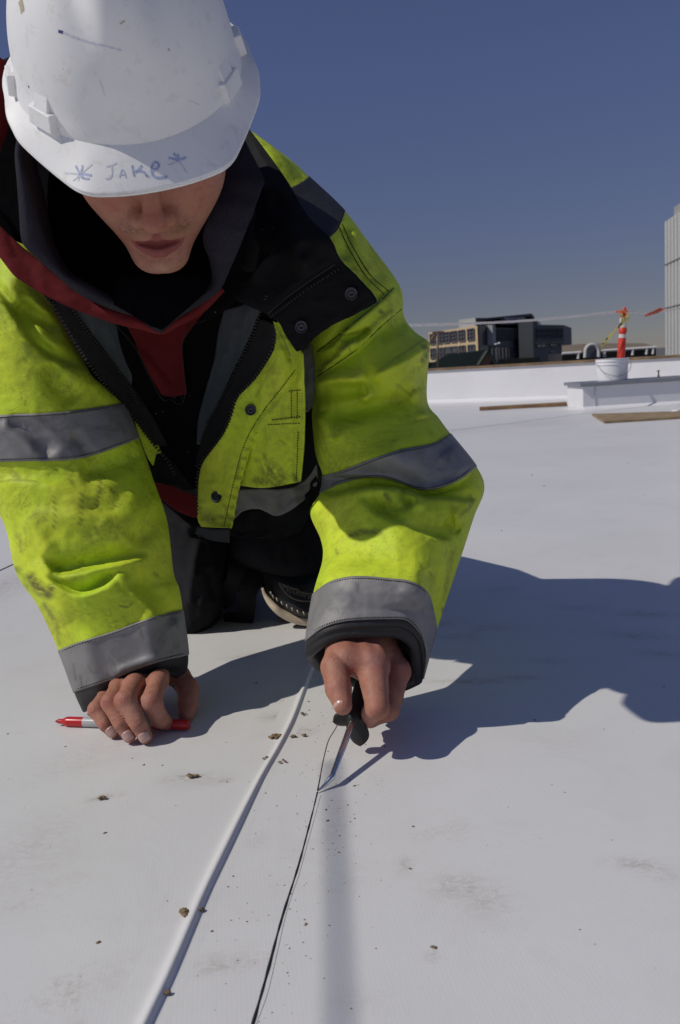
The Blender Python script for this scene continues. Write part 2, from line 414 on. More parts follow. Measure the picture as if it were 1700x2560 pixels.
# raised kerb box with metal cap
M_METALCAP = simple('grey_metal_cap', (.30, .32, .35), .45, metal=.6, var=.08, vscale=5)
C0 = G(1457, 1024); C1 = G(1419, 1018.5); dR = np.array([math.cos(R(2.5)), math.sin(R(2.5)), 0])
dB = C1-C0; bw = float(np.linalg.norm(dB)); dB = dB/bw
zc = P(1457, 966, C0[1])[2]
kb = empty('roof_curb', C0, 'low white raised roof curb box with grey metal cap', 'roof curb')
mb = MB(); mb.prism([C0, C0+dR*4, C0+dR*4+dB*bw, C0+dB*bw], (0, 0, zc)); bevel(mb.build('curb_body', M_WALLW, kb), .006)
mb = MB(); q = C0+np.array([0, 0, zc+.001]); e = .02
mb.prism([q-dR*.02-dB*e, q+dR*4-dB*e, q+dR*4+dB*(bw+e), q-dR*.02+dB*(bw+e)], (0, 0, .022)); mb.build('metal_cap', M_METALCAP, kb)
mb = MB(); mb.prism([C0-dB*.001, C0-dB*.06, C0-dB*.001+np.array([0, 0, .02])], dR*4); mb.build('cant_strip', M_WALLW, kb)
s0 = C0+dR*.09-dB*.003
mb = MB(); mb.tube([s0+np.array([.002*math.sin(k), 0, zc*k/8]) for k in range(9)], .0025, 6); mb.build('seam_line', simple('caulk', (.45,.45,.46), .7), kb)
# little pipe nub on the curb
q = C0+dR*.62+dB*bw*.4+np.array([0, 0, zc+.023])
mb = MB(); mb.lathe([(.008, 0), (.008, .02), (.005, .022), (.005, .045), (.009, .047), (.009, .055)], 12, q)
tag(mb.build('vent_pipe', simple('old_brass', (.25, .2, .12), .5, metal=.5), loc=q), 'tiny metal pipe stub on the grey curb cap', 'pipe')

# bucket + delineator post
M_PAIL = simple('white_plastic', (.8, .8, .82), .35, var=.03)
by = C0[1]+bw*.5
bc = P(1531, 953, by); bc[2] = zc+.0235
def pail(name, cx, r, h, lab, handle):
    e = empty(name, (cx, bc[1], bc[2]), lab, 'bucket')
    mb = MB(); mb.lathe([(r*.86, 0), (r*.9, .004), (r*.96, h*.72), (r*1.0, h*.72), (r*1.0, h*.76), (r*.975, h*.765), (r*.98, h*.86), (r*1.02, h*.865), (r*1.02, h*.9), (r*.985, h*.905), (r*.99, h), (r*1.03, h), (r*.93, h*.995), (r*.84, .01)], 40, (cx, bc[1], bc[2]), cap=False)
    mb.lathe([(0.0001, .004), (r*.87, .004)], 40, (cx, bc[1], bc[2]), cap=False)
    sharp(mb.build('bucket_body', M_PAIL, e, smooth=True))
    if handle:
        mb = MB(); pts = []
        for k in range(17):
            th = math.pi*k/16; pts.append((cx-r*1.03*math.cos(th), bc[1]-r*.35-r*.75*math.sin(th), bc[2]+h*.8-h*.6*math.sin(th)))
        mb.tube(pts, .0018, 6); mb.build('wire_handle', simple('wire', (.2, .2, .21), .4, metal=.8), e, smooth=True)
    return e
wpx = bc[1]/FPX
rB = 40*wpx; hB = (953-899)*wpx
pail('bucket', bc[0], rB, hB, 'white plastic bucket with wire handle on the curb holding the orange post', True)
M_ORANGE = simple('orange_plastic', (.62, .045, .02), .4, var=.08)
M_REFL = simple('white_reflective', (.62, .6, .6), .5)
post_b = np.array([bc[0]+.018*1.0, bc[1]+.01, bc[2]+.012]); top = P(1561, 769, post_b[1])
base_vis = P(1552, 899, post_b[1])
post_b = base_vis + (base_vis-top)*(base_vis[2]-bc[2]-.02)/(top[2]-base_vis[2])
e = empty('delineator_post', post_b, 'orange delineator post with white bands standing in the white bucket', 'traffic post')
ax = top-post_b; L = np.linalg.norm(ax); ax /= L
def fr(ax):
    a = np.array([1.0, 0, 0]); u = a-ax*(a@ax); u /= np.linalg.norm(u); return np.column_stack([u, np.cross(ax, u), ax])
MP = fr(ax); rp = 9.3*wpx
def frac(y): return (P(1556, y, post_b[1])[2]-post_b[2])/(top[2]-post_b[2])*L
mb = MB(); mb.lathe([(rp*1.02, 0), (rp, frac(848)), (rp*.93, frac(846)), (rp*.93, frac(832)), (rp*1.06, frac(831)), (rp*1.05, frac(822)), (rp*.9, frac(820)), (rp*.86, frac(793)), (rp*.9, frac(791)), (rp*.8, frac(781)), (rp*.5, frac(779)), (rp*.5, frac(772)), (rp*.3, frac(768))], 24, post_b, MP)
sharp(mb.build('tube', M_ORANGE, e, smooth=True))
for y0, y1 in ((845, 832), (819, 795)):
    mb = MB(); mb.lathe([(rp*.955, frac(y0)), (rp*.92, frac(y1))], 24, post_b, MP, cap=False); mb.build('white_band', M_REFL, e, smooth=True)
# yellow caution ribbon tied round the top, its tail blowing left
M_RIB = simple('yellow_ribbon', (.62, .55, .16), .5, var=.3, vscale=25)
Yp = post_b[1]-.05
def ribbon(mb, pts, w, t=.0015):
    pts = [np.array(p) for p in pts]
    for s in range(len(pts)-1):
        a, b = pts[s], pts[s+1]; d = (b-a)/np.linalg.norm(b-a); n = np.cross(d, [0, 1, 0]); n /= np.linalg.norm(n)
        w0, w1 = w*(1+.3*math.sin(s*1.7)), w*(1+.3*math.sin((s+1)*1.7))
        mb.prism([a-n*w0, a+n*w0, b+n*w1, b-n*w1], (0, t, 0))
mb = MB(); ribbon(mb, [P(1570,786,Yp-.03), P(1562,800,Yp-.03), P(1553,812,Yp-.02), P(1541,822,Yp), P(1527,838,Yp), P(1514,853,Yp+.01), P(1504,865,Yp+.02)], .009)
ribbon(mb, [P(1552,778,Yp-.03), P(1556,795,Yp-.035), P(1552,815,Yp-.03)], .006); ribbon(mb, [P(1546,780,Yp-.03), P(1560,776,Yp-.035), P(1574,790,Yp-.03), P(1566,806,Yp-.03)], .005)
rb = mb.build('caution_ribbon', M_RIB, loc=P(1560,790,Yp)); tag(rb, 'frayed yellow caution ribbon knotted to the top of the orange post', 'ribbon')
M_BPR = simple('black_print', (.05, .05, .03), .6)
for a, b in (((1548,814),(1553,808)), ((1545,820),(1549,815)), ((1515,850),(1519,845)), ((1506,861),(1509,858))):
    mb = MB(); ribbon(mb, [P(*a, Yp-.036), P(*b, Yp-.036)], .005); mb.build('black_print', M_BPR, rb)
# rope line and orange flags
M_ROPE = simple('pale_rope', (.8, .75, .72), .8, var=.2, vscale=60)
ka = P(1556, 778, post_b[1]-.02); kl = P(1030, 813, 5.6); kll = kl+(kl-ka)*1.5
kr = P(1690, 771, 8.2); krr = kr+(kr-ka)*1.2
mb = MB(); pts = []
for (a, b) in ((kll, kl), (kl, ka), (ka, kr), (kr, krr)):
    for k in range(12):
        t = k/12; pts.append(a*(1-t)+b*t-np.array([0, 0, .02*math.sin(math.pi*t)]))
mb.tube(pts+[krr], .0075, 6); tag(mb.build('rope_line', M_ROPE, smooth=True, loc=ka), 'thin pale warning rope strung past the orange post', 'rope')
M_FLAG = simple('fluorescent_orange_flag', (.85, .16, .07), .6, var=.15, vscale=30)
mb = MB(); ribbon(mb, [P(1654,773,7.5), P(1643,778,7.48), P(1630,783,7.46), P(1612,790,7.44)], .012, .002); ribbon(mb, [P(1646,772,7.5), P(1660,774,7.5)], .008, .002)
tag(mb.build('marker_flag', M_FLAG, loc=P(1645,778,7.5)), 'orange plastic flag blowing from the rope right of the post', 'flag', 'orange flags on the rope')
mb = MB(); ribbon(mb, [P(1539,779,Yp-.04), P(1552,780,Yp-.045), P(1571,778,Yp-.04)], .007, .002)
tag(mb.build('marker_flag', M_FLAG, loc=P(1545,779,Yp)), 'short orange flag knotted at the top of the orange post', 'flag', 'orange flags on the rope')

# timber on the deck
M_PLY = simple('plywood', (.29, .21, .12), .8, var=.3, vscale=14)
M_TIM = simple('brown_timber', (.22, .13, .06), .85, var=.35, vscale=9)
def slab(name, pts, h, mat, lab, cat, hole=False):
    q = [G(*p) for p in pts]; q = [np.array([v[0], v[1], .003]) for v in q]
    mb = MB(); mb.prism(q, (0, 0, h)); o = mb.build(name, mat, loc=q[0]); tag(o, lab, cat); return o
slab('plywood_sheet', [(1511,1059),(1900,1036),(1900,1028),(1480,1040)], .012, M_PLY, 'thin tan plywood sheet lying in front of the white curb', 'plywood')
slab('timber_plank', [(1199,1027),(1199,1024),(1417,1011.5),(1417,1015)], .02, M_TIM, 'long thin brown plank lying at the foot of the parapet', 'plank')
mb = MB(); clod_mesh(mb, on_deck(1690, 1030), .03, 2, .7); tag(mb.build('paint_lump', M_PAIL, smooth=True, loc=on_deck(1690,1030)), 'small white lump on the deck beside the plywood', 'lump')

# ---- far buildings
def hpoint(px, Y): q = XY(px, Y); return np.array([q[0], q[1], 0.0])
def zat(px, py, Y): return P(px, py, Y)[2]
class Facade:
    def __init__(s, A, B):
        s.A, s.B = A, B; s.d = B-A; s.L = np.linalg.norm(s.d); s.d = s.d/s.L; s.n = np.array([s.d[1], -s.d[0], 0])
    def rect(s, mb, t0, t1, z0, z1, d0, d1):
        a = s.A+s.d*s.L*t0+s.n*d0; b = s.A+s.d*s.L*t1+s.n*d0
        mb.prism([a+[0, 0, z0], b+[0, 0, z0], b+[0, 0, z1], a+[0, 0, z1]], s.n*(d1-d0))
M_TAN = simple('tan_stone', (.58, .44, .27), .85, var=.06, vscale=.3)
M_DKP = simple('dark_panel', (.075, .072, .085), .6, var=.1, vscale=.2)
M_DKB = simple('dark_glass_wall', (.022, .022, .028), .25, var=.3, vscale=.3)
M_GLS = simple('window_glass', (.05, .055, .075), .12, spec=.8, var=.3, vscale=.5)
M_PALE = simple('pale_panel', (.36, .37, .36), .7, var=.08, vscale=.4)
M_GRN = simple('green_roof', (.018, .035, .03), .7, var=.1, vscale=.2)
Yc = 150.0; zg = -9.0
Cn = hpoint(1196, Yc); Lf = hpoint(1074, Yc+22); Rt = hpoint(1411, Yc+38); Md = hpoint(1304, Yc+18)
ob = empty('office_building', (Cn[0], Cn[1], zg), 'modern office block with tan left face and dark right face beyond the parapet', 'building')
FT = Facade(Lf, Cn); ztan = zat(1196, 814, Yc)
back = np.array([18, 60, 0])
mb = MB(); mb.prism([Lf+[0,0,zg], Cn+[0,0,zg], Cn+[8,30,zg], Lf+[8,30,zg]], (0, 0, ztan-zg)); mb.build('tan_wing', M_TAN, ob)
zrow = lambda py: zat(1135, py, Yc+11)
WT = [(.045,.165),(.21,.33),(.355,.475),(.505,.625),(.66,.78),(.83,.955)]
def window(F, t0, t1, z0, z1, par, mull=1, hmull=1, fm=None):
    mb = MB(); F.rect(mb, t0, t1, z0, z1, -.1, .06)
    w = mb.build('window', M_GLS, par)
    mb = MB(); tt = (t1-t0); th = .12/F.L
    for k in range(mull+2):
        tc = t0+tt*k/(mull+1); F.rect(mb, tc-th, tc+th, z0, z1, .06, .18)
    for k in range(hmull+2):
        zc_ = z0+(z1-z0)*(k/(hmull+1) if hmull else 0) if k <= hmull+1 else z1
        F.rect(mb, t0, t1, zc_-.09, zc_+.09, .185, .23)
    mb.build('frame', fm or M_DKP, w)
for (t0, t1) in WT: window(FT, t0, t1, zrow(852+3), zrow(829), ob, 1, 2)
for (t0, t1) in [(.045,.165),(.21,.33),(.355,.625),(.66,.78),(.83,.955)]: window(FT, t0, t1, zrow(893), zrow(867), ob, 1, 1)
FD = Facade(Cn+FT.d*.01, Md)
mb = MB(); mb.prism([Cn+[0.05,0,zg], Md+[0,0,zg], Md+[8,30,zg], Cn+[8,30,zg]], (0, 0, ztan-zg-.3)); mb.build('dark_wing', M_DKP, ob)
zd = lambda py: zat(1250, py, Yc+9)
mb = MB(); FD.rect(mb, .005, .17, zg, zd(815), -.1, .3); mb.build('recess', M_DKB, ob)
mb = MB(); FD.rect(mb, .17, .235, zd(862), zd(814), .0, 1.2); mb.build('pale_fin', M_PALE, ob)
for k in range(7): window(FD, .28+.1*k, .28+.1*k+.07, zd(850), zd(822), ob, 1, 0)
window(FD, .25, .97, zg+1, zd(868), ob, 8, 3)
mb = MB(); q0 = hpoint(1298, Yc+14); q1 = hpoint(1334, Yc+22); FC = Facade(q0, q1)
mb.prism([q0+[0,0,zg], q1+[0,0,zg], q1+[6,20,zg], q0+[6,20,zg]], (0, 0, zat(1316, 797, Yc+18)-zg)); mb.build('stair_core', M_DKB, ob)
mb = MB(); r0_ = hpoint(1330, Yc+22)
mb.prism([r0_+[0,0,zg], Rt+[0,0,zg], Rt+[8,25,zg], r0_+[8,25,zg]], (0, 0, zat(1370, 812, Yc+30)-zg)); mb.build('right_wing', M_DKP, ob)
FR = Facade(r0_, Rt); ze = lambda py: zat(1370, py, Yc+30)
for k in range(6): window(FR, .14+.14*k, .14+.14*k+.10, ze(846), ze(822), ob, 1, 1)
for (t0, t1, y0, y1) in ((.15,.40,867,861),(.55,.72,866,860),(.86,.92,866,860),(.55,.70,883,878)): window(FR, t0, t1, ze(y0), ze(y1), ob, 1, 0, M_PALE)
mb = MB(); FR.rect(mb, .02, .99, ze(858), ze(856.5), 0, .4); mb.build('ledge', M_DKB, ob)
pz0 = ztan+.01
a, b = hpoint(1151, Yc+14), hpoint(1192, Yc+10)
mb = MB(); mb.prism([a+[0,0,pz0-1], b+[0,0,pz0-1], b+[5,12,pz0-1], a+[5,12,pz0-1]], (0, 0, zat(1170, 797, Yc+12)-pz0+1)); ph = mb.build('rooftop_plant', M_PALE, ob)
a, b = hpoint(1192, Yc+11), hpoint(1310, Yc+22)
mb = MB(); mb.prism([a+[0,0,pz0-1], b+[0,0,pz0-1], b+[5,16,pz0-1], a+[5,16,pz0-1]], (0, 0, zat(1250, 794, Yc+16)-pz0+1)); mb.build('penthouse', M_DKB, ob)
FPh = Facade(hpoint(1255, Yc+15), hpoint(1303, Yc+19)); mb = MB(); FPh.rect(mb, 0, 1, zat(1280,811,Yc+17), zat(1280,794,Yc+17), 0, 1); mb.build('pale_screen', M_PALE, ob)
mb = MB(); a, b = hpoint(1195, Yc+9), hpoint(1332, Yc+20); za, zb = zat(1195, 797, Yc+9), zat(1332, 783.5, Yc+20)
mb.prism([a+[0,0,za-.25], b+[0,0,zb-.5], b+[0,0,zb], a+[0,0,za]], (4, 16, 0)); mb.build('roof', M_DKP, ob)
mb = MB(); a = hpoint(1341, Yc+20); mb.prism([hpoint(1305,Yc+17)+[0,0,zg], hpoint(1344,Yc+25)+[0,0,zg], hpoint(1344,Yc+25)+[3,12,zg], hpoint(1305,Yc+17)+[3,12,zg]], (0,0,zat(1320,799,Yc+20)-zg)); mb.build('lift_tower', M_DKP, ob)
# green roofed house in front of it
Yh = 90
hb = empty('green_roof_house', hpoint(1180, Yh)+[0,0,zg], 'low house with dark green hipped roof and brick gable below the office block', 'house')
mb = MB(); z1 = zat(1180, 912, Yh); za_ = zat(1180, 878, Yh)
def hp(px, py, dy=0): q = XY(px, Yh+dy); return np.array([q[0], q[1], zat(px, py, Yh+dy)])
V = [hp(1080,908), hp(1120,885), hp(1178,880), hp(1214,874), hp(1244,908), hp(1074,930), hp(1250,930), hp(1090,908,9), hp(1125,885,5), hp(1214,874,9), hp(1250,908,9)]
mb.add(V, [(0,1,2,3,4,6,5), (0,7,8,1), (1,8,9,3,2), (3,9,10,4), (7,10,9,8)]); mb.build('roof', M_GRN, hb)
mb = MB(); V = [hp(1198,912,-2), hp(1219,880,-2), hp(1240,912,-2)]; mb.prism(V, (0, 2.2, 0)); mb.build('gable', simple('brown_brick', (.05, .032, .03), .9, var=.2, vscale=3), hb)
mb = MB()
for (a, b) in (((1195,913),(1219,877)), ((1243,913),(1219,877))):
    p, q = hp(*a, -2.3), hp(*b, -2.3); mb.tube([p, q], .14, 4)
mb.build('barge_board', M_GRN, hb)
mb = MB(); mb.prism([hp(1070,906)+[0,0,0], hp(1420,890)+[0,0,0], hp(1420,935), hp(1070,940)], (0,6,0)); o = mb.build('dark_hedge', simple('hedge_dark', (.012,.016,.012), .95, var=.5, vscale=.8), loc=hp(1240,900)); tag(o, 'long dark hedge row along the foot of the office block', 'hedge')
o.location[1] += 12
# arch building
Ya = 118
ab = empty('arcade_building', hpoint(1500, Ya)+[0,0,zg], 'long low pavilion with tan roof, white trim and a round arch', 'building')
def ap(px, py, dy=0): q = XY(px, Ya+dy); return np.array([q[0], q[1], zat(px, py, Ya+dy)])
M_TROOF = simple('tan_roof', (.20, .155, .11), .85, var=.06, vscale=.3); M_TRIM = simple('pale_trim', (.66, .64, .62), .7, var=.05)
mb = MB(); mb.add([ap(1405,883), ap(1450,880), ap(1450,860,12), ap(1405,864,12)], [(0,1,2,3)]); mb.add([ap(1505,876), ap(1640,867), ap(1610,858,12), ap(1505,858,12)], [(0,1,2,3)])
mb.add([ap(1450.2,880), ap(1504.8,876), ap(1504.8,858,12), ap(1450.2,860,12)], [(0,1,2,3)])
mb.add([ap(1405,883), ap(1405,864,12), ap(1405,900,12), ap(1405,900)], [(0,1,2,3)]); mb.build('roof', M_TROOF, ab)
mb = MB(); mb.prism([ap(1405,884,2), ap(1640,869,2), ap(1640,900,2), ap(1405,905,2)], (0,8,0)); mb.build('wall', M_DKB, ab)
mb = MB()
def bar(p, q, w, d=-.5):
    w = w*.62
    mb.tube([ap(*p, d), ap(*q, d)], w, 4)
bar((1405,884),(1452,881), .28); bar((1505,877),(1640,868), .28)
for x, y in ((1446,881),(1512,877),(1582,872),(1617,870),(1633,869)): bar((x,y),(x-1,y+16), .3)
pts = [ap(1491-0+28*math.cos(a)*.55-5, 873-18*math.sin(a)*.75+.0*a, -1) for a in np.linspace(0, math.pi, 16)]
pts = [ap(1480+16.5*math.cos(a), 879-18*math.sin(a), -1) for a in np.linspace(0, math.pi, 18)]
mb.tube([ap(1497,892,-1)]+pts+[ap(1462,894,-1)], .22, 6); mb.build('white_trim', M_TRIM, ab)
mb = MB(); mb.prism([ap(1480+15*math.cos(a), 879-17*math.sin(a), -.6) for a in np.linspace(0, math.pi, 14)]+[ap(1465,895,-.6), ap(1495,893,-.6)], (0,.5,0)); mb.build('arch_glass', simple('sky_glass', (.09,.10,.13), .3), ab)
# lamp posts
def lamp(px, ytop, ybot, Y, lab, arm):
    q = XY(px, Y); e = empty('street_lamp', (q[0], q[1], zat(px, ybot, Y)), lab, 'street lamp', 'street lamps beyond the parapet')
    mb = MB(); mb.tube([P(px+2, ybot, Y), P(px, ytop, Y)], .09, 6); mb.build('pole', simple('tan_pole', (.25,.2,.15), .7), e, smooth=True)
    mb = MB()
    for dx, dy, r in arm: mb.tube([P(px, ytop+2, Y), P(px+dx, ytop+2+dy, Y)], r, 5)
    mb.build('lamp_arm', simple('arm_brown', (.22,.12,.08), .7), e)
lamp(1093, 828, 918, 70, 'tan street lamp pole with crossarms in front of the tan office wing', [(-12,2,.08),(18,0,.08),(-16,22,.1)])
q = P(1243, 861, 80); e = empty('street_lamp', P(1243, 905, 80), 'slim dark lamp with two small white heads before the office block', 'street lamp', 'street lamps beyond the parapet')
mb = MB(); mb.tube([P(1243,905,80), P(1243,864,80)], .05, 6); mb.build('pole', M_DKP, e)
for dx in (-3, 4):
    mb = MB(); clod_mesh(mb, P(1243+dx, 861-(dx>0)*2, 80), .16, 1, .8); mb.build('lamp_head', simple('lamp_white', (.8,.8,.8), .4), e, smooth=True)
# white ribbed penthouse wall at the right edge
M_RIBW = simple('cream_metal', (.56, .56, .54), .6, var=.04, vscale=1)
E0 = XY(1672, 12.5); E0[2] = 0; wd = np.array([.1435, 1, 0]); wd /= np.linalg.norm(wd)
N0 = E0-wd*5.0; tz = zat(1672, 549, 12.5)
rb = empty('ribbed_penthouse', (E0[0], E0[1], -.6), 'tall cream ribbed metal rooftop enclosure at the right edge', 'rooftop enclosure')
mb = MB(); mb.prism([E0+[0,0,-.6], N0+[0,0,-.6], N0+[4,-.6,-.6], E0+[4,-.6,-.6]], (0,0,tz+.6)); mb.build('wall', M_RIBW, rb)
FW = Facade(E0, N0)
mb = MB()
n = 26
for k in range(n):
    t0 = (k+.12)/n; FW.rect(mb, t0, t0+.62/n, -.6, tz-.03, -.001, .05)
mb.build('ribs', M_RIBW, rb)
mb = MB()
for z in (zat(1672,662,12.5), zat(1672,770,12.5)): FW.rect(mb, 0, 1, z-.008, z+.008, .0, .056)
mb.build('joint_line', simple('joint_grey', (.22,.22,.21), .7), rb)
mb = MB(); FW.rect(mb, .012, 1, tz+.001, tz+.14, -1.5, -.06); mb.build('top_trim', simple('grey_trim', (.35,.35,.33), .7), rb)
# ================================================================ CLOTH TOOLS
def warpY(Y): return np.asarray(Y, float)*(.953+.047*(np.asarray(Y, float)-.9))
_P0, _PA0 = P, PA
def P(px, py, Y): return _P0(px, py, float(warpY(Y)))
def PA(px, py, Y): return _PA0(px, py, warpY(Y))
def vnoise(x, y, seed=0):
    def h(i, j):
        v = np.sin(i*127.1+j*311.7+seed*74.7)*43758.5453; return v-np.floor(v)
    i, j = np.floor(x), np.floor(y); u, v = x-i, y-j; u = u*u*(3-2*u); v = v*v*(3-2*v)
    return (h(i, j)*(1-u)+h(i+1, j)*u)*(1-v)+(h(i, j+1)*(1-u)+h(i+1, j+1)*u)*v
def crumple(px, py, s, amp, seed):
    """ridged, domain-warped noise: crushed cloth"""
    wx = px+s*.7*(vnoise(px/s*.8, py/s*.8, seed+1)-.5); wy = py+s*.7*(vnoise(px/s*.8, py/s*.8, seed+2)-.5)
    r = 0; a = 1
    for k in range(3):
        n = vnoise(wx/s*2**k, wy/s*2**k*.8, seed+5+k); r = r+a*(1-np.abs(2*n-1))**1.6; a *= .45
    return amp*(r-.7)
def poly_sd(px, py, pts, n=14):
    c = resample(np.array(pts, float), max(n, 2*len(pts))); L = np.concatenate([[0], np.cumsum(np.linalg.norm(np.diff(c, axis=0), axis=1))])
    d2 = np.full(px.shape, 1e12); sg = np.zeros(px.shape); tt = np.zeros(px.shape)
    for i in range(len(c)-1):
        a, b = c[i], c[i+1]; ab = b-a; l2 = ab@ab
        ax, ay = px-a[0], py-a[1]; t = np.clip((ax*ab[0]+ay*ab[1])/l2, 0, 1)
        ex, ey = ax-t*ab[0], ay-t*ab[1]; dd = ex*ex+ey*ey; m = dd < d2
        d2[m] = dd[m]; sg[m] = (ab[0]*ey-ab[1]*ex)[m]; tt[m] = ((L[i]+t*(L[i+1]-L[i]))/L[-1])[m]
    return np.sqrt(d2), np.sign(sg), tt
def folds(px, py, strokes):
    d = np.zeros(np.shape(px))
    for s in strokes:
        kind, pts = s[0], s[1]; dist, sg, t = poly_sd(px, py, pts)
        win = np.clip(np.sin(np.pi*np.clip(t, 0, 1))*2.2, 0, 1)**.8
        if kind == 'g': d = d+s[2]*np.exp(-(dist/s[3])**2)*win
        elif kind == 'G': d = d+s[2]*np.exp(-(dist/s[3])**2)
        elif kind == 'lip':      # raised below/right-hand side, undercut on the other
            a, w1, w2 = s[2], s[3], s[4]; soft = s[5] if len(s) > 5 else 4
            q = dist*sg; up = 1/(1+np.exp(-np.clip(q/soft, -30, 30)))
            d = d+win*(a*up*np.exp(-np.maximum(q, 0)/w1)-.7*a*(1-up)*np.exp(-(dist/w2)**2))
        elif kind == 'ridge':    # sharp-crested
            d = d+s[2]*np.exp(-dist/s[3])*win
    return d
class Surf: pass
ALL_SURF = {}
def loft(rows, nu=64, step=7.0, tube=True, disp=None, stains=None, arcpow=1.0, ncp=9):
    """rows: dict(f=[px points left->right], Y=(left,right) or list, b=bulge to the camera, k=bulge away, bp=back points)"""
    Fp, Bp, Ys, bs, ks = [], [], [], [], []
    for r in rows:
        Fp.append(resample(r['f'], ncp)); Bp.append(resample(r.get('bp', r['f']), ncp))
        Y = r['Y']; Y = list(Y) if hasattr(Y, '__len__') else [Y, Y]
        Ys.append(np.interp(np.linspace(0, 1, ncp), np.linspace(0, 1, len(Y)), Y)); bs.append(r.get('b', 0)); ks.append(r.get('k', r.get('b', 0)))
    Fp, Bp, Ys = np.array(Fp), np.array(Bp), np.array(Ys); bs, ks = np.array(bs, float), np.array(ks, float)
    nr = len(rows); tv = [0.0]; rowi = [0]
    for i in range(nr-1):
        L = np.linalg.norm(Fp[i+1]-Fp[i], axis=1).max(); m = max(1, int(round(L/step)))
        tv += [i+(k+1)/m for k in range(m)]; rowi.append(len(tv)-1)
    tv = np.array(tv)/(nr-1) if nr > 1 else np.array([0.])
    F2, B2, Y2, b2, k2 = catmull_at(Fp, tv), catmull_at(Bp, tv), catmull_at(Ys, tv), catmull_at(bs, tv), catmull_at(ks, tv)
    nv = len(tv)
    th = np.linspace(0, np.pi, nu+1)
    t = (1-np.cos(th))/2 if tube else np.linspace(0, 1, nu+1)
    def along(C):      # C (nv, ncp, d) -> (nv, nu+1, d)
        return np.transpose(catmull_at(np.transpose(C, (1, 0, 2)), t), (1, 0, 2))
    fp = along(F2); yy = along(Y2[..., None])[..., 0]
    sn = np.sin(th)**arcpow if tube else np.sin(np.pi*t)**arcpow
    Yf = yy-b2[:, None]*sn[None]
    w = sn[None]**.6 if tube else 1.0
    if disp is not None: Yf = Yf-disp(fp[..., 0], fp[..., 1])*w
    S = Surf(); S.px, S.py, S.Y, S.nv, S.nu, S.rowi = fp[..., 0], fp[..., 1], Yf, nv, nu, rowi
    S.W = PA(S.px, S.py, S.Y)
    if tube:
        bp = along(B2)[:, ::-1]; Yb = (yy+k2[:, None]*sn[None])[:, ::-1]
        S.WB = PA(bp[..., 0], bp[..., 1], Yb)
        S.full = np.concatenate([S.W, S.WB[:, 1:-1]], 1)
    else: S.full = S.W
    S.tube = tube
    if stains: S.st = stain_field(S.px, S.py, stains)
    else: S.st = None
    return S
def stain_field(px, py, stains):
    v = np.zeros(px.shape)
    for s in stains:
        dist, sg, t = poly_sd(px, py, s[0]); nz = vnoise(px/5, py/5, 3)*.6+vnoise(px/2.2, py/2.2, 9)*.4
        v = np.maximum(v, s[2]*np.clip(1.35-dist/max(s[1], 3.0), 0, 1)*(np.clip(nz*2.1-.25, 0, 1) if s[1] > 4 else .75))
    return v
def surf_obj(S, name, mat, parent, v0=0, v1=None, thick=None, push=0.0, caps=False, grow=0.0):
    v1 = S.nv-1 if v1 is None else v1
    W = S.full[v0:v1+1].copy(); m = W.shape[1]
    if push:        # nearer to the camera along the ray
        d = W-CP; W = W-d*(push/np.linalg.norm(d, axis=-1, keepdims=True))
    if grow:
        c = W.mean(axis=1, keepdims=True); W = W+(W-c)/np.linalg.norm(W-c, axis=-1, keepdims=True)*grow
    nv = W.shape[0]; idx = np.arange(nv*m).reshape(nv, m); F = []
    if S.tube: a, b = idx[:-1], np.roll(idx, -1, 1)[:-1]; c, d = np.roll(idx, -1, 1)[1:], idx[1:]
    else: a, b, c, d = idx[:-1, :-1], idx[:-1, 1:], idx[1:, 1:], idx[1:, :-1]
    F = np.stack([a.ravel(), d.ravel(), c.ravel(), b.ravel()], 1)
    F = [tuple(f) for f in F.tolist()]
    if caps and S.tube: F += [tuple(idx[0].tolist()), tuple(idx[-1][::-1].tolist())]
    o = mesh(name, W.reshape(-1, 3), F, mat, parent)
    if S.st is not None:
        at = o.data.attributes.new('dirt', 'FLOAT', 'POINT'); v = np.zeros((nv, m)); v[:, :S.nu+1] = S.st[v0:v1+1]
        at.data.foreach_set('value', v.ravel().astype(np.float32))
    if thick:
        md = o.modifiers.new('thickness', 'SOLIDIFY'); md.thickness = thick; md.offset = -1 if not S.tube else -1
    return o
def depth_at(S, px, py):
    i = np.argmin((S.px-px)**2+(S.py-py)**2); return S.Y.ravel()[i]
def on_surf(S, pts, lift=.001, n=None):
    c = resample(np.array(pts, float), n or max(8, int(len(pts)*8))); out = []
    for q in c: out.append(P(q[0], q[1], depth_at(S, q[0], q[1])-lift))
    return out
def smooth_pts(p, k=2):
    p = np.array(p)
    for _ in range(k): p[1:-1] = (p[:-2]+2*p[1:-1]+p[2:])/4
    return p

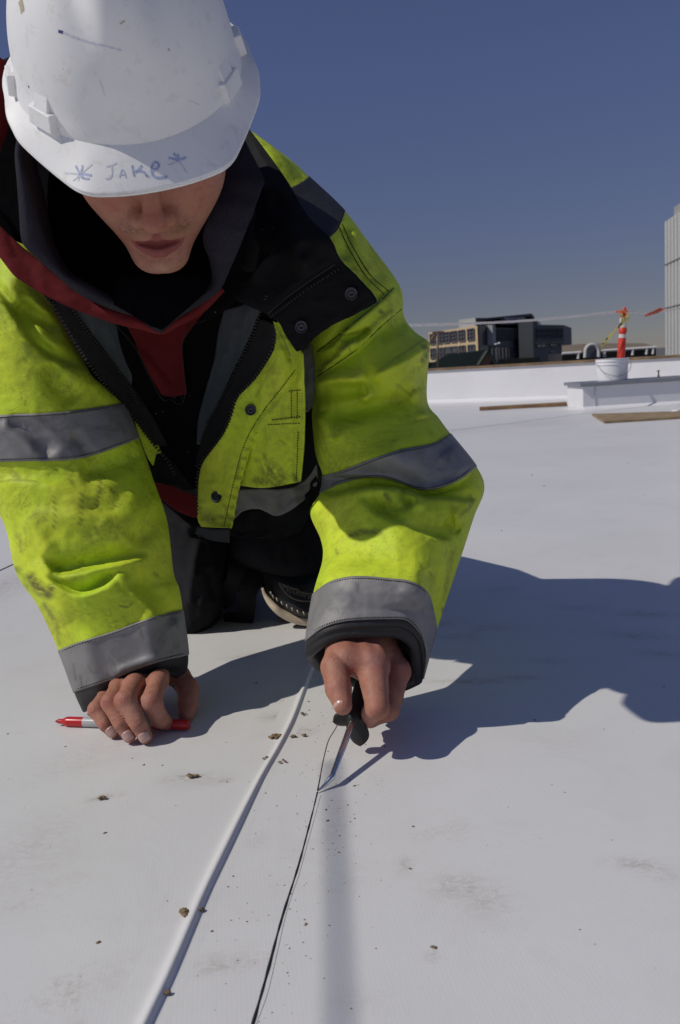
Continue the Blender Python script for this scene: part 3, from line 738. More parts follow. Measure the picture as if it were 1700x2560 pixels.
def mat_hivis(name='hivis_fabric', seed=0.0):
    m, t, b = nt_new(name); p = pos(t)
    n = noise(t, 7, 5, .6, .3, p)
    c = ramp(t, n.outputs[0], [(.3, (.51, .70, .030)), (.55, (.63, .76, .040)), (.75, (.70, .78, .06))]).outputs[0]
    # worn grime patches, thin creased grime lines, stains from the mesh
    g = noise(t, 11, 8, .72, .8, p); gm = ramp(t, g.outputs[0], [(.45, 0.0), (.68, 1.0)]).outputs[0]
    fn = noise(t, 130, 4, .7, 0, p); gm = math_n(t, 'MULTIPLY', gm, ramp(t, fn.outputs[0], [(.32, .15), (.65, 1.0)]).outputs[0])
    c = mix(t, math_n(t, 'MULTIPLY', gm, .72), c, (.16, .145, .03))
    w = noise(t, 13, 4, .6, 2.2, p)
    ln = ramp(t, w.outputs[0], [(.488, 0.0), (.50, 1.0), (.512, 0.0)]).outputs[0]
    gt = ramp(t, noise(t, 6.3, 3, .6, 0, scalev(t, p, (1, 1, 1.3))).outputs[0], [(.50, 0.0), (.62, 1.0)]).outputs[0]
    c = mix(t, math_n(t, 'MULTIPLY', math_n(t, 'MULTIPLY', ln, gt), .42), c, (.09, .09, .02))
    w2 = noise(t, 42, 4, .6, 1.6, p)
    ln2 = ramp(t, w2.outputs[0], [(.48, 0.0), (.50, 1.0), (.52, 0.0)]).outputs[0]
    gt2 = ramp(t, noise(t, 9.1, 3, .6, 0, p).outputs[0], [(.54, 0.0), (.66, 1.0)]).outputs[0]
    c = mix(t, math_n(t, 'MULTIPLY', math_n(t, 'MULTIPLY', ln2, gt2), .35), c, (.08, .08, .02))
    at = _n(t, 'ShaderNodeAttribute'); at.attribute_name = 'dirt'
    c = mix(t, at.outputs['Fac'], c, (.075, .062, .028))
    t.links.new(c, b.inputs['Base Color']); b.inputs['Roughness'].default_value = .62
    b.inputs['Specular IOR Level'].default_value = .3
    b.inputs['Sheen Weight'].default_value = .0
    wv = noise(t, 900, 2, .5, 0, p); n1 = bump(t, None, wv.outputs[0], .25, .0004)
    n2 = bump(t, None, noise(t, 60, 5, .6, .6, p).outputs[0], .35, .0022, n1); n3 = bump(t, None, w2.outputs[0], .18, .002, n2)
    cz = noise(t, 13, 3, .5, .3, p); cr_ = math_n(t, 'ABSOLUTE', math_n(t, 'SUBTRACT', cz.outputs[0], .5)); cr2 = ramp(t, cr_, [(0.0, 0.0), (.12, 1.0)]).outputs[0]
    bump(t, b, cr2, .16, .0025, n3)
    return m
def mat_cloth(name, col, var=.2, rough=.85, fuzz=.3, scale=700, mid=45, lint=0, sheen=0, dirt=None, spec=.25):
    m, t, b = nt_new(name); p = pos(t)
    n = noise(t, 12, 6, .65, .4, p)
    c = ramp(t, n.outputs[0], [(.3, tuple(v*(1-var) for v in col)), (.7, tuple(v*(1+var) for v in col))]).outputs[0]
    f = noise(t, scale, 3, .6, 0, p)
    c = mix(t, .35, c, mix(t, 1.0, c, ramp(t, f.outputs[0], [(.3, .45), (.7, 1.7)]).outputs[0], 'MULTIPLY'))
    if dirt:
        g = noise(t, 22, 7, .7, .8, p); c = mix(t, math_n(t, 'MULTIPLY', ramp(t, g.outputs[0], [(.5, 0.0), (.75, 1.0)]).outputs[0], .45), c, dirt)
    if lint:
        vo = _n(t, 'ShaderNodeTexVoronoi'); vo.inputs['Scale'].default_value = 120; t.links.new(p, vo.inputs['Vector'])
        sp = ramp(t, vo.outputs['Distance'], [(.05, 1.0), (.09, 0.0)]).outputs[0]
        gt = ramp(t, noise(t, 14, 2, .6, 0, p).outputs[0], [(.52, 0.0), (.60, 1.0)]).outputs[0]
        c = mix(t, math_n(t, 'MULTIPLY', math_n(t, 'MULTIPLY', sp, gt), lint), c, (.5, .5, .5))
    at = _n(t, 'ShaderNodeAttribute'); at.attribute_name = 'dirt'
    c = mix(t, at.outputs['Fac'], c, (.05, .042, .03))
    t.links.new(c, b.inputs['Base Color']); b.inputs['Roughness'].default_value = rough; b.inputs['Specular IOR Level'].default_value = spec
    b.inputs['Sheen Weight'].default_value = sheen
    n1 = bump(t, None, f.outputs[0], fuzz, .0007); bump(t, b, noise(t, mid, 5, .6, .5, p).outputs[0], .4, .003, n1)
    return m
M_HV = mat_hivis()
M_BLK = mat_cloth('black_shell', (.008, .008, .009), rough=.75, lint=.0, spec=.18)
M_BLKL = mat_cloth('black_fleece', (.006, .006, .007), rough=1, lint=.8, fuzz=.6, spec=.05)
M_CUFF = mat_cloth('black_cuff', (.020, .020, .022), rough=.55, spec=.4)
M_GFL = mat_cloth('grey_fleece', (.029, .027, .036), rough=1, spec=.06, fuzz=.6, scale=500)
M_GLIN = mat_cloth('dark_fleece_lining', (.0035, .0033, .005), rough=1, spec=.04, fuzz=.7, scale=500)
M_REDF = mat_cloth('red_sweatshirt', (.135, .011, .013), rough=.9, fuzz=.4)
M_SLATE = mat_cloth('slate_lining', (.05, .06, .07), rough=.5, spec=.4)
M_DENIM = mat_cloth('dark_trousers', (.013, .0125, .0145), rough=.95, spec=.1, fuzz=.6, var=.35, scale=900)
def mat_band():
    m, t, b = nt_new('reflective_tape'); p = pos(t)
    n = noise(t, 16, 6, .65, .5, p)
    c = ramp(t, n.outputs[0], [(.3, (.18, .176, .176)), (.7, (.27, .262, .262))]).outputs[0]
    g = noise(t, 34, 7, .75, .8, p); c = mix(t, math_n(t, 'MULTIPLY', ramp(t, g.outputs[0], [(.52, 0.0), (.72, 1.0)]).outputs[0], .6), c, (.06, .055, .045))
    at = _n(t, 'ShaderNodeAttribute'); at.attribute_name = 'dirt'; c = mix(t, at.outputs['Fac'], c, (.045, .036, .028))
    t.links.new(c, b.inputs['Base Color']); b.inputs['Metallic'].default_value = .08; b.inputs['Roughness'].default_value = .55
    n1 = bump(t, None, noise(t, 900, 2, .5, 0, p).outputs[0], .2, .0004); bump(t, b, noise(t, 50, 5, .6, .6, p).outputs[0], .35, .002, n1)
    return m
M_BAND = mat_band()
M_BAND_SHADE = mat_cloth('shaded_reflective_tape', (.030, .031, .038), rough=.7)  # same reflective tape seen dark on the shoulder, the shade put into its colour
M_THREAD = simple('dark_thread', (.045, .045, .02), .9)

# ================================================================ PERSON
PERSON = empty('person', (-.18, 1.5, 0), 'worker on hands and knees in a yellow-green high-visibility jacket and white hard hat', 'person')
JK = empty('jacket', (-.18, 1.35, .3)); JK.parent = PERSON; JK.location = Vector((0, -.15, .3)); 

def YB(px, py):
    a = np.clip(np.abs(px-430)/300, 0, 1.3); return 1.30-.105*a*a*(3-2*np.minimum(a, 1))+(py-900)*.00010

# ---- sleeve on the left of the picture (the worker's right arm, leaning on the deck)
LF = [('lip', [(100,1392),(143,1433),(200,1426),(290,1407),(372,1388)], .020, 60, 38, 3.0),
      ('lip', [(112,1442),(150,1468),(198,1485),(250,1470),(282,1448),(296,1428)], .016, 55, 26, 2.5),
      ('ridge', [(296,1432),(330,1480),(372,1520),(405,1560)], .012, 22),
      ('g', [(330,1440),(395,1500),(440,1560)], -.013, 30),
      ('g', [(330,1360),(390,1300),(440,1260)], -.016, 26),
      ('lip', [(-20,1196),(60,1198),(130,1207),(190,1222),(240,1240)], .0055, 70, 30, 6),
      ('lip', [(66,1262),(120,1277),(200,1284),(300,1288)], .0045, 70, 40, 8),
      ('g', [(200,1182),(270,1165),(350,1135)], -.012, 26),
      ('g', [(300,1250),(340,1280),(380,1330)], .004, 40),
      ('lip', [(-30,700),(30,775),(86,858),(150,905),(232,928)], .018, 70, 44, 5),
      ('g', [(46,757),(90,795),(160,815)], -.018, 20),
      ('g', [(0,690),(45,760),(90,812),(118,850),(171,884)], .010, 16),
      ('g', [(60,740),(130,790),(175,830)], .008, 18),
      ('g', [(125,905),(140,960),(190,1005)], -.014, 26),
      ('g', [(60,620),(40,700),(60,760)], .010, 26),
      ('g', [(180,935),(250,960),(300,1000)], .008, 26),
      ('g', [(30,1330),(60,1400),(120,1480),(170,1560)], .010, 24),
      ('g', [(60,1290),(110,1370),(140,1425)], .009, 22),
      ('g', [(20,1050),(90,1090),(130,1140)], -.006, 22), ('g', [(180,1080),(215,1130),(240,1150)], -.006, 14),
      ('g', [(0,1060),(60,1100),(100,1145)], .004, 14),
      ('G', [(215,1610),(235,1700),(250,1740)], .006, 26), ('G', [(380,1560),(385,1650)], .007, 30),
      ('g', [(280,1690),(330,1665),(420,1640)], .004, 12)]
LS = [([(78,1445),(90,1462),(105,1478)], 16, .85), ([(95,1470),(120,1488),(128,1470)], 12, .8), ([(44,1340),(52,1375)], 9, .45), ([(66,868),(70,880)], 9, .75),
      ([(60,855),(62,866)], 4, .6), ([(240,1318),(243,1335)], 3, .5), ([(205,1405),(206,1420)], 5, .5), ([(135,1242),(138,1290),(134,1320)], 2.6, .7),
      ([(203,1232),(205,1270),(200,1310)], 3, .75), ([(252,1200),(248,1235),(240,1262)], 3.4, .8), ([(175,1196),(186,1226)], 2.2, .6),
      ([(318,1240),(300,1262),(276,1272)], 3, .6), ([(100,1306),(112,1296)], 5, .6), ([(300,1514),(318,1518),(330,1508)], 2.4, .8), ([(30,1180),(46,1195)], 8, .5),
      ([(228,940),(236,955)], 8, .4), ([(40,1420),(60,1440),(70,1470)], 7, .5), ([(110,1510),(140,1560),(148,1610)], 6, .45), ([(203,1690),(208,1720)], 4, .6), ([(186,1660),(192,1700)], 3, .5),
      ([(388,1433),(394,1440)], 4, .6), ([(0,1205),(30,1200),(90,1203)], 3, .5)]
def ldisp(px, py):
    d = folds(px, py, LF); f = np.clip((1560-py)/60, .25, 1)
    return .030*np.tanh(d*1.25/.030)+.007*(vnoise(px/110, py/90, 31)-.5)*f+crumple(px, py, 60, .0012, 11)*f+crumple(px, py, 26, .0010, 21)*f
rows = [dict(f=[(-190,520),(-90,500),(30,520),(120,600)], Y=(1.36,1.28), b=.05, k=.08),
        dict(f=[(-190,640),(-60,610),(50,650),(124,738)], Y=(1.33,1.255), b=.07, k=.08),
        dict(f=[(-180,780),(-20,780),(80,800),(160,822)], Y=(1.29,1.25), b=.08, k=.07),
        dict(f=[(-150,900),(20,905),(130,912),(232,932)], Y=(1.26,1.258), b=.08, k=.06),
        dict(f=[(-120,1040),(40,1036),(170,1028),(307,1008)], Y=(1.24,1.27), b=.08, k=.05),
        dict(f=[(-100,1156),(70,1153),(195,1147),(275,1124),(348,1096)], Y=(1.225,1.265), b=.075, k=.045),
        dict(f=[(-50,1215),(90,1215),(230,1212),(384,1200)], Y=(1.215,1.255), b=.075, k=.045),
        dict(f=[(10,1310),(130,1310),(280,1310),(418,1303)], Y=(1.205,1.235), b=.075, k=.04),
        dict(f=[(40,1432),(150,1440),(300,1437),(434,1430)], Y=(1.195,1.22), b=.07, k=.04),
        dict(f=[(94,1515),(200,1505),(330,1492),(448,1470)], Y=(1.185,1.205), b=.065, k=.04),
        dict(f=[(146,1626),(200,1604),(286,1578),(371,1546),(457,1524)], Y=(1.175,1.19), b=.058, k=.04),
        dict(f=[(185,1731),(286,1697),(375,1662),(471,1637)], Y=(1.162,1.18), b=.052, k=.04),
        dict(f=[(205,1776),(258,1745),(303,1718),(357,1697),(428,1681),(465,1692)], Y=(1.155,1.175), b=.028, k=.04)]
SL = loft(rows, 84, 5.5, True, ldisp, LS)
ri = SL.rowi
sl_ = surf_obj(SL, 'sleeve', M_HV, JK, 0, ri[10]+2, thick=.0025)
o = surf_obj(SL, 'reflective_band', M_BAND, sl_, ri[4], ri[5], thick=.002, push=.0015, grow=.0012); o['label'] = 'grey reflective band round the upper left sleeve'
o = surf_obj(SL, 'reflective_band', M_BAND, sl_, ri[10], ri[11], thick=.002, push=.0015, grow=.0012); o['label'] = 'grey reflective band above the cuff on the ground'
# turned-in dark cuff: outer face, then rolled back inside
def cuff(S, r0, name, parent, inset=.010, depth=.05, mat=M_CUFF, roll=.004):
    base = S.full[r0:]; last = base[-1]; c = last.mean(0); prev = S.full[max(0, S.nv-18)].mean(0); ax = prev-c; ax /= np.linalg.norm(ax)
    rings = [b for b in base]; rad = last-c; rl = np.linalg.norm(rad, axis=1, keepdims=True)
    for k in range(1, 9):
        a = math.pi*k/8; rings.append(last-rad/rl*(roll*(1-math.cos(a)))-ax*roll*math.sin(a))
    l2 = rings[-1]
    for k in range(1, 8): rings.append(l2+ax*depth*k/7-(l2-c)*(.05*k/7)*0)
    W = np.array(rings); m = W.shape[1]; idx = np.arange(len(W)*m).reshape(len(W), m)
    a, b = idx[:-1], np.roll(idx, -1, 1)[:-1]; c_, d = np.roll(idx, -1, 1)[1:], idx[1:]
    F = np.stack([a.ravel(), d.ravel(), c_.ravel(), b.ravel()], 1)
    return mesh(name, W.reshape(-1, 3), F, mat, parent)
cuff(SL, ri[11], 'cuff', sl_)
def stitch(S, pts, parent, name='stitching', r=.0007, lift=.0012, mat=None, dash=True, k=3):
    c = resample(np.array(pts, float), max(10, int(sum(np.linalg.norm(np.diff(np.array(pts, float), axis=0), axis=1))/3.2)))
    W = smooth_pts([P(q[0], q[1], depth_at(S, q[0], q[1])-lift) for q in c], k); mb = MB()
    if dash:
        for i in range(0, len(W)-1, 2): mb.tube([W[i], W[i+1]], r, 5)
    else: mb.tube(W, r, 6)
    return mb.build(name, mat or M_THREAD, parent, smooth=True)
def rowline(S, r, off): return list(zip(S.px[S.rowi[r], 6:-6:4], S.py[S.rowi[r], 6:-6:4]+off))
for r, off in ((4, 6), (5, -6), (10, 5), (11, -6)): stitch(SL, rowline(SL, r, off), sl_, lift=.0035)

# ---- sleeve on the right of the picture (the worker's left arm, holding the tool)
RF = [('lip', [(786,1225),(830,1238),(875,1226),(940,1216),(1015,1222),(1060,1232)], .022, 80, 36, 2.5),
      ('lip', [(903,1244),(939,1279),(975,1297),(1038,1326),(1090,1343),(1130,1352)], .015, 70, 40, 2.5),
      ('lip', [(1010,1225),(1052,1240),(1112,1243),(1170,1252),(1200,1250)], .013, 40, 22, 2.5),
      ('g', [(1005,1215),(1015,1245),(1035,1262)], -.012, 14), ('g', [(1030,1262),(1045,1262),(1060,1258)], .012, 14),
      ('ridge', [(1000,1270),(1020,1330),(1036,1390),(1042,1450),(1044,1520)], .022, 60),
      ('g', [(1070,1420),(1085,1480),(1090,1540)], -.010, 28),
      ('g', [(815,1290),(808,1380),(800,1440)], .010, 16), ('g', [(770,1280),(800,1330),(806,1400)], -.012, 14),
      ('lip', [(808,1195),(860,1190),(900,1196),(970,1200),(1052,1228),(1105,1222),(1155,1198),(1186,1170)], -.010, 22, 14, 2.0),
      ('lip', [(786,965),(846,958),(904,957),(925,950)], -.016, 28, 40, 4),
      ('g', [(904,957),(918,985),(905,1005)], .012, 13), ('g', [(786,962),(846,958),(900,955)], .008, 16),
      ('g', [(800,1033),(860,1035),(960,1010),(1030,990)], -.010, 20), ('g', [(800,1033),(815,1070),(830,1110)], .012, 18),
      ('ridge', [(1068,868),(1030,895),(960,930),(930,952)], .010, 26), ('ridge', [(1069,868),(1062,900),(1034,975)], .008, 24),
      ('ridge', [(1034,975),(1052,1000),(1062,1045)], .010, 20), ('g', [(940,840),(985,820),(1016,806)], -.008, 18),
      ('g', [(1040,900),(1055,940),(1050,980)], -.008, 16),
      ('lip', [(793,880),(830,862),(873,816),(949,754),(985,722),(1000,735)], .006, 30, 12, 2),
      ('lip', [(793,942),(840,905),(891,874),(958,812),(1005,772)], -.006, 20, 16, 2),
      ('g', [(850,850),(900,835),(925,820)], -.006, 9), ('g', [(845,885),(890,850)], .005, 10),
      ('g', [(915,600),(930,660),(960,700)], -.004, 14), ('g', [(880,570),(905,620),(935,690)], .004, 14), ('g', [(850,560),(865,600),(860,650)], -.006, 16),
      ('g', [(1120,1120),(1160,1180)], .006, 30), ('g', [(1130,1290),(1180,1280)], .010, 18), ('g', [(1110,1300),(1150,1330)], -.008, 12),
      ('g', [(840,1180),(900,1160),(1000,1130)], .006, 24)]
RS = [([(876,1337),(905,1330),(945,1330)], 10, .75), ([(965,1238),(973,1250)], 8, .75), ([(1060,865),(1068,880),(1058,900)], 8, .7), ([(950,778),(956,782)], 5, .9),
      ([(841,1375),(843,1384)], 5, .5), ([(893,1462),(897,1480)], 6, .5), ([(810,920),(840,890),(870,860)], 7, .5), ([(880,855),(930,815),(975,775)], 6, .45), ([(800,930),(820,905)], 8, .6),
      ([(870,855),(876,880)], 2.5, .6), ([(850,840),(895,830)], 2.5, .6), ([(860,1050),(910,1060)], 4, .35), ([(980,1104),(992,1100)], 3, .6), ([(1105,1520),(1110,1545)], 3, .8),
      ([(1075,1430),(1079,1440)], 3, .6), ([(1048,1405),(1056,1420)], 3, .6), ([(1060,850),(1000,890),(940,930)], 2.4, .45), ([(1150,1290),(1180,1260),(1175,1240)], 5, .5),
      ([(990,960),(1030,990)], 2.2, .5), ([(1130,1380),(1110,1500)], 6, .35), ([(900,760),(930,700),(950,720)], 3, .4)]
def rdisp(px, py):
    d = folds(px, py, RF); f = np.clip((1600-py)/90, .2, 1)
    return .030*np.tanh(d*(1.7+.9*np.clip((1160-py)/60, 0, 1))/.030)+.008*(vnoise(px/100, py/90, 33)-.5)*f+crumple(px, py, 60, .0014, 41)*f+crumple(px, py, 26, .0010, 51)*f
rows = [dict(f=[(560,330),(600,315),(640,335)], Y=(1.42,1.44), b=.03, k=.05),
        dict(f=[(600,420),(680,380),(725,398)], Y=(1.38,1.42), b=.05, k=.06),
        dict(f=[(650,500),(741,462),(772,441)], Y=(1.36,1.41), b=.06, k=.07),
        dict(f=[(700,640),(829,588),(862,527)], Y=(1.33,1.39), b=.08, k=.08),
        dict(f=[(730,730),(846,670),(925,610)], Y=(1.31,1.38), b=.09, k=.08),
        dict(f=[(770,840),(873,800),(949,745),(1000,716)], Y=(1.28,1.36), b=.09, k=.09),
        dict(f=[(785,925),(860,890),(930,830),(1010,790)], Y=(1.28,1.34), b=.09, k=.09),
        dict(f=[(784,960),(870,930),(965,870),(1036,828)], Y=(1.28,1.33), b=.093, k=.09),
        dict(f=[(784,985),(870,970),(985,915),(1073,856)], Y=(1.28,1.32), b=.095, k=.09),
        dict(f=[(783,1000),(870,992),(985,945),(1073,884)], Y=(1.28,1.315), b=.095, k=.09),
        dict(f=[(780,1040),(870,1050),(970,1030),(1068,1000)], Y=(1.27,1.30), b=.10, k=.09),
        dict(f=[(788,1130),(870,1120),(970,1090),(1098,1046)], Y=(1.255,1.27), b=.10, k=.09),
        dict(f=[(806,1190),(870,1172),(906,1156),(1005,1123),(1078,1110),(1126,1084)], Y=(1.25,1.25), b=.10, k=.09),
        dict(f=[(800,1232),(860,1206),(920,1196),(972,1199),(1052,1226),(1105,1219),(1155,1196),(1191,1166)], Y=(1.24,1.24), b=.095, k=.09),
        dict(f=[(775,1281),(870,1262),(1022,1250),(1120,1240),(1211,1222)], Y=(1.22,1.23), b=.095, k=.085),
        dict(f=[(802,1350),(900,1345),(1020,1340),(1186,1290)], Y=(1.18,1.20), b=.085, k=.08),
        dict(f=[(806,1400),(900,1395),(1020,1395),(1160,1370)], Y=(1.15,1.17), b=.08, k=.08),
        dict(f=[(783,1484),(839,1448),(906,1441),(972,1446),(1042,1458),(1075,1495),(1092,1576)], Y=(1.105,1.12), b=.07, k=.07),
        dict(f=[(764,1603),(806,1571),(856,1555),(939,1549),(1022,1554),(1048,1580),(1064,1640),(1058,1694)], Y=(1.06,1.085), b=.055, k=.06,
             bp=[(764,1605),(800,1650),(880,1690),(980,1710),(1030,1708),(1058,1696)]),
        dict(f=[(762,1630),(806,1596),(856,1578),(939,1573),(1020,1578),(1040,1600),(1050,1650),(1054,1702)], Y=(1.055,1.08), b=.048, k=.055,
             bp=[(762,1632),(791,1668),(870,1705),(960,1725),(1010,1722),(1054,1704)])]
SR = loft(rows, 84, 5.5, True, rdisp, RS)
ri = SR.rowi
sr_ = surf_obj(SR, 'sleeve', M_HV, JK, 0, ri[17]+2, thick=.0025)
for a, b, lab in ((2, 3, 'reflective band over the right shoulder, its shaded look painted dark grey'), (12, 13, 'grey reflective band at the bent elbow'), (17, 18, 'bright grey reflective band above the hand with the tool')):
    o = surf_obj(SR, 'reflective_band', M_BAND if a > 5 else M_BAND_SHADE, sr_, ri[a], ri[b], thick=.002, push=.0015, grow=.0012); o['label'] = lab
cuff(SR, ri[18], 'cuff', sr_, depth=.07, roll=.006)
for r, off in ((12, 6), (13, -6), (17, 5), (18, -6)): stitch(SR, rowline(SR, r, off), sr_, lift=.0035)
for pts in ([(793,880),(873,816),(949,754),(985,720)], [(793,942),(891,874),(958,812),(1004,773)], [(845,560),(872,620),(915,690),(960,735)], [(856,560),(884,620),(927,688),(972,728)]):
    stitch(SR, pts, sr_, 'seam', r=.0006, dash=False, lift=.0008)

# ---- torso core: dark lining volume
rows = [dict(f=[(60,480),(350,420),(700,470)], Y=1.42, b=.04, k=.10),
        dict(f=[(60,620),(400,600),(800,640)], Y=1.42, b=.06, k=.14),
        dict(f=[(70,760),(430,760),(845,800)], Y=1.42, b=.10, k=.18),
        dict(f=[(180,920),(430,920),(850,920)], Y=1.42, b=.105, k=.22),
        dict(f=[(280,1050),(450,1060),(850,1050)], Y=1.42, b=.105, k=.24),
        dict(f=[(325,1160),(480,1190),(850,1180)], Y=1.44, b=.105, k=.26),
        dict(f=[(345,1205),(500,1290),(850,1270)], Y=1.50, b=.08, k=.26)]
ST = loft(rows, 40, 24, True, None)
surf_obj(ST, 'shell_body', M_BLK, JK, caps=True)
# the back of the jacket running to the hips
mb = MB(); mb.tube([(-.18, 1.34, .46), (-.18, 1.46, .43), (-.18, 1.62, .37), (-.19, 1.78, .30), (-.19, 1.90, .22)], [.10, .13, .14, .135, .09], 28)
bk = mb.build('back_panel', M_HV, JK, smooth=True)

def patch(name, rows_, mat, parent, off, thick=.002, nu=36, step=7, disp=None, stains=None, Yf=YB, ncp=7):
    """open sheet lying on the chest surface; rows of px points"""
    rr = []
    for r in rows_: rr.append(dict(f=r, Y=0))
    S = loft(rr, nu, step, False, None, stains, ncp=ncp)
    S.Y = Yf(S.px, S.py)-off-(disp(S.px, S.py) if disp else 0); S.W = PA(S.px, S.py, S.Y); S.full = S.W
    o = surf_obj(S, name, mat, parent, thick=thick); return S, o
# black inner jacket V with the fleece liner, slate lining strips, red sweatshirt
cr = lambda s, a, seed: (lambda px, py: crumple(px, py, s, a, seed))
_, lin = patch('front_lining', [[(150,730),(300,700),(500,690),(700,690)], [(150,770),(300,780),(500,790),(690,790)], [(200,880),(320,880),(480,890),(690,880)], [(262,985),(350,985),(450,1000),(620,985)],
                       [(345,1070),(400,1080),(450,1090),(560,1080)], [(385,1130),(420,1150),(460,1160),(520,1150)], [(430,1190),(450,1220),(480,1225),(500,1215)]], M_BLKL, JK, 0.0, disp=lambda px, py: crumple(px, py, 120, .006, 5)+folds(px, py, [('g', [(420,1010),(430,1080),(445,1150)], .006, 12)]))
_, sr1 = patch('slate_lining', [[(176,768),(230,775),(290,795)], [(205,820),(250,830),(298,850)], [(245,870),(280,890),(315,905)], [(290,915),(310,925),(330,940)], [(318,960),(322,962),(328,965)]], M_SLATE, JK, .005, disp=cr(50, .002, 9))
_, sr2 = patch('slate_lining', [[(560,775),(610,760),(665,735)], [(545,830),(600,830),(645,790)], [(535,900),(575,900),(610,870)], [(515,970),(545,970),(580,930)], [(495,1050),(515,1050),(540,1020)], [(492,1110),(500,1110),(515,1085)]], M_SLATE, JK, .004, disp=cr(50, .002, 19))
HOOD = empty('hooded_sweatshirt', (-.2, 1.2, .45)); HOOD.parent = PERSON; HOOD.location = Vector((-.02, -.3, .45))
patch('chest', [[(300,780),(400,780),(510,780)], [(318,815),(400,820),(482,815)], [(342,862),(400,870),(456,860)], [(368,925),(410,930),(460,925)], [(404,988),(430,992),(466,985)]], M_REDF, HOOD, .008, disp=lambda px, py: folds(px, py, [('lip', [(330,860),(380,905),(440,980)], .006, 40, 20, 6)]))
patch('hem', [[(384,1195),(420,1200),(470,1212),(515,1235)], [(392,1232),(430,1255),(470,1275),(515,1290)], [(400,1245),(440,1275),(480,1292),(515,1300)]], M_REDF, HOOD, .002, Yf=lambda px, py: 1.38+0*px)
# zips
M_TEETH = simple('black_zip_teeth', (.012, .012, .013), .5, spec=.35)
M_TAPE = mat_cloth('zip_tape', (.010, .010, .011), rough=.7)
def zipline(name, pts, off, parent, tooth=.0034, gap=.0052, w=.0042, tape=None, Yf=YB):
    c = resample(np.array(pts, float), 300); W = np.array([P(q[0], q[1], float(Yf(q[0], q[1]))-off) for q in c])
    L = np.concatenate([[0], np.cumsum(np.linalg.norm(np.diff(W, axis=0), axis=1))]); n = int(L[-1]/gap); mb = MB()
    for k in range(n):
        s = (k+.5)*gap; i = min(np.searchsorted(L, s), 298); d = W[i+1]-W[i]; d /= np.linalg.norm(d); q = W[i]
        nrm_ = (CP-q)/np.linalg.norm(CP-q); sd = np.cross(d, nrm_); sd /= np.linalg.norm(sd); nn = np.cross(sd, d)
        mb.box(q, w, tooth*.62, tooth*.7, np.column_stack([sd, d, nn]))
    return mb.build(name, M_TEETH, parent)
OZL = [(116,736),(143,779),(186,854),(236,929),(296,1000),(339,1050),(379,1104),(421,1157),(443,1200)]
OZR = [(681,808),(687,841),(677,881),(637,944),(592,993),(574,1046),(552,1091),(507,1150),(495,1185),(492,1225),(492,1295)]
IZL = [(180,772),(214,821),(250,868),(286,911),(318,958),(345,1010)]
IZR = [(668,735),(650,780),(622,885-30),(600,900),(572,960),(545,1010),(518,1060),(500,1110)]
patch('storm_tape', [[(112,736),(150,745),(186,772)], [(150,790),(190,800),(222,822)], [(196,866),(232,872),(262,875)], [(245,940),(275,940),(300,925)], [(300,1004),(325,995),(345,985)], [(345,1058),(370,1060),(392,1060)], [(385,1112),(405,1115),(420,1115)]], M_TAPE, JK, .010, disp=cr(60, .002, 3))
patch('storm_tape', [[(640,795),(660,800),(690,812)], [(625,850),(655,850),(690,845)], [(600,900),(640,895),(678,884)], [(572,960),(605,955),(640,945)], [(545,1012),(570,1010),(594,995)], [(518,1062),(545,1062),(570,1055)], [(500,1112),(520,1115),(545,1100)], [(488,1165),(492,1168),(500,1160)]], M_TAPE, JK, .010, disp=cr(60, .002, 4))
zipline('zip', OZL, .013, JK); zipline('zip', OZR, .030, JK); zipline('zip', IZL, .014, JK, .0028, .0045, .0032); zipline('zip', IZR, .014, JK, .0028, .0045, .0032)
zipline('zip', [(285,808),(339,871),(371,936),(404,996),(424,1000)], .013, JK, .002, .0032, .002)
zipline('zip', [(640,668),(600,720),(550,780),(515,800),(479,815),(457,850),(458,921),(464,979),(452,1011),(425,998)], .014, JK, .002, .0032, .002)

# chest, pocket, placket, vertical and waist bands on the right of the V
YC = lambda px, py: YB(px, py)-.002
VB = lambda px, py: 1.262-.0002*(px-780)*0+np.clip((py-1100)/200, 0, 1)*.06
def pdisp(px, py): return folds(px, py, [('g', [(760,880),(745,960),(700,1010),(650,1060),(620,1120)], .004, 12), ('lip', [(676,1052),(752,1042)], .003, 14, 6, 2), ('g', [(690,1100),(720,1130)], -.004, 16)])+crumple(px, py, 60, .003, 71)
PF = lambda px, py: YB(px, py)-.010+np.clip((py-1050)/250, 0, 1)*.03
S_pk, pk = patch('front_panel', [[(690,840),(730,850),(755,885)], [(680,900),(725,910),(757,920)], [(655,990),(700,1000),(760,1000)], [(625,1060),(690,1070),(760,1060)], [(600,1130),(670,1140),(758,1120)], [(590,1212),(660,1220),(750,1205)]], M_HV, JK, .004, nu=50, step=5, disp=pdisp,
                 stains=[([(668,1170),(700,1200),(690,1210)], 22, .7), ([(640,1200),(700,1208)], 10, .7), ([(660,1135),(670,1180)], 5, .5), ([(735,1190),(745,1205)], 8, .8), ([(700,1100),(712,1110)], 4, .4), ([(640,1150),(700,1170)], 8, .35)], Yf=PF)
for pts in ([(680,1050),(750,1042)], [(670,1062),(752,1058)], [(743,975),(743,1050)], [(728,980),(728,1044)], [(745,1080),(741,1200)], [(722,978),(750,975)]):
    stitch(S_pk, pts, pk, lift=.0012, dash=True)
patch('reflective_band', [[(745,885),(760,875),(792,846)], [(752,930),(765,930),(790,920)], [(758,985),(770,985),(788,965)], [(762,1030),(770,1030),(780,1020)]], M_BAND, JK, 0, Yf=lambda px, py: 1.262+0*px, disp=cr(50, .003, 77))[1]['label'] = 'vertical grey band beside the chest pocket'
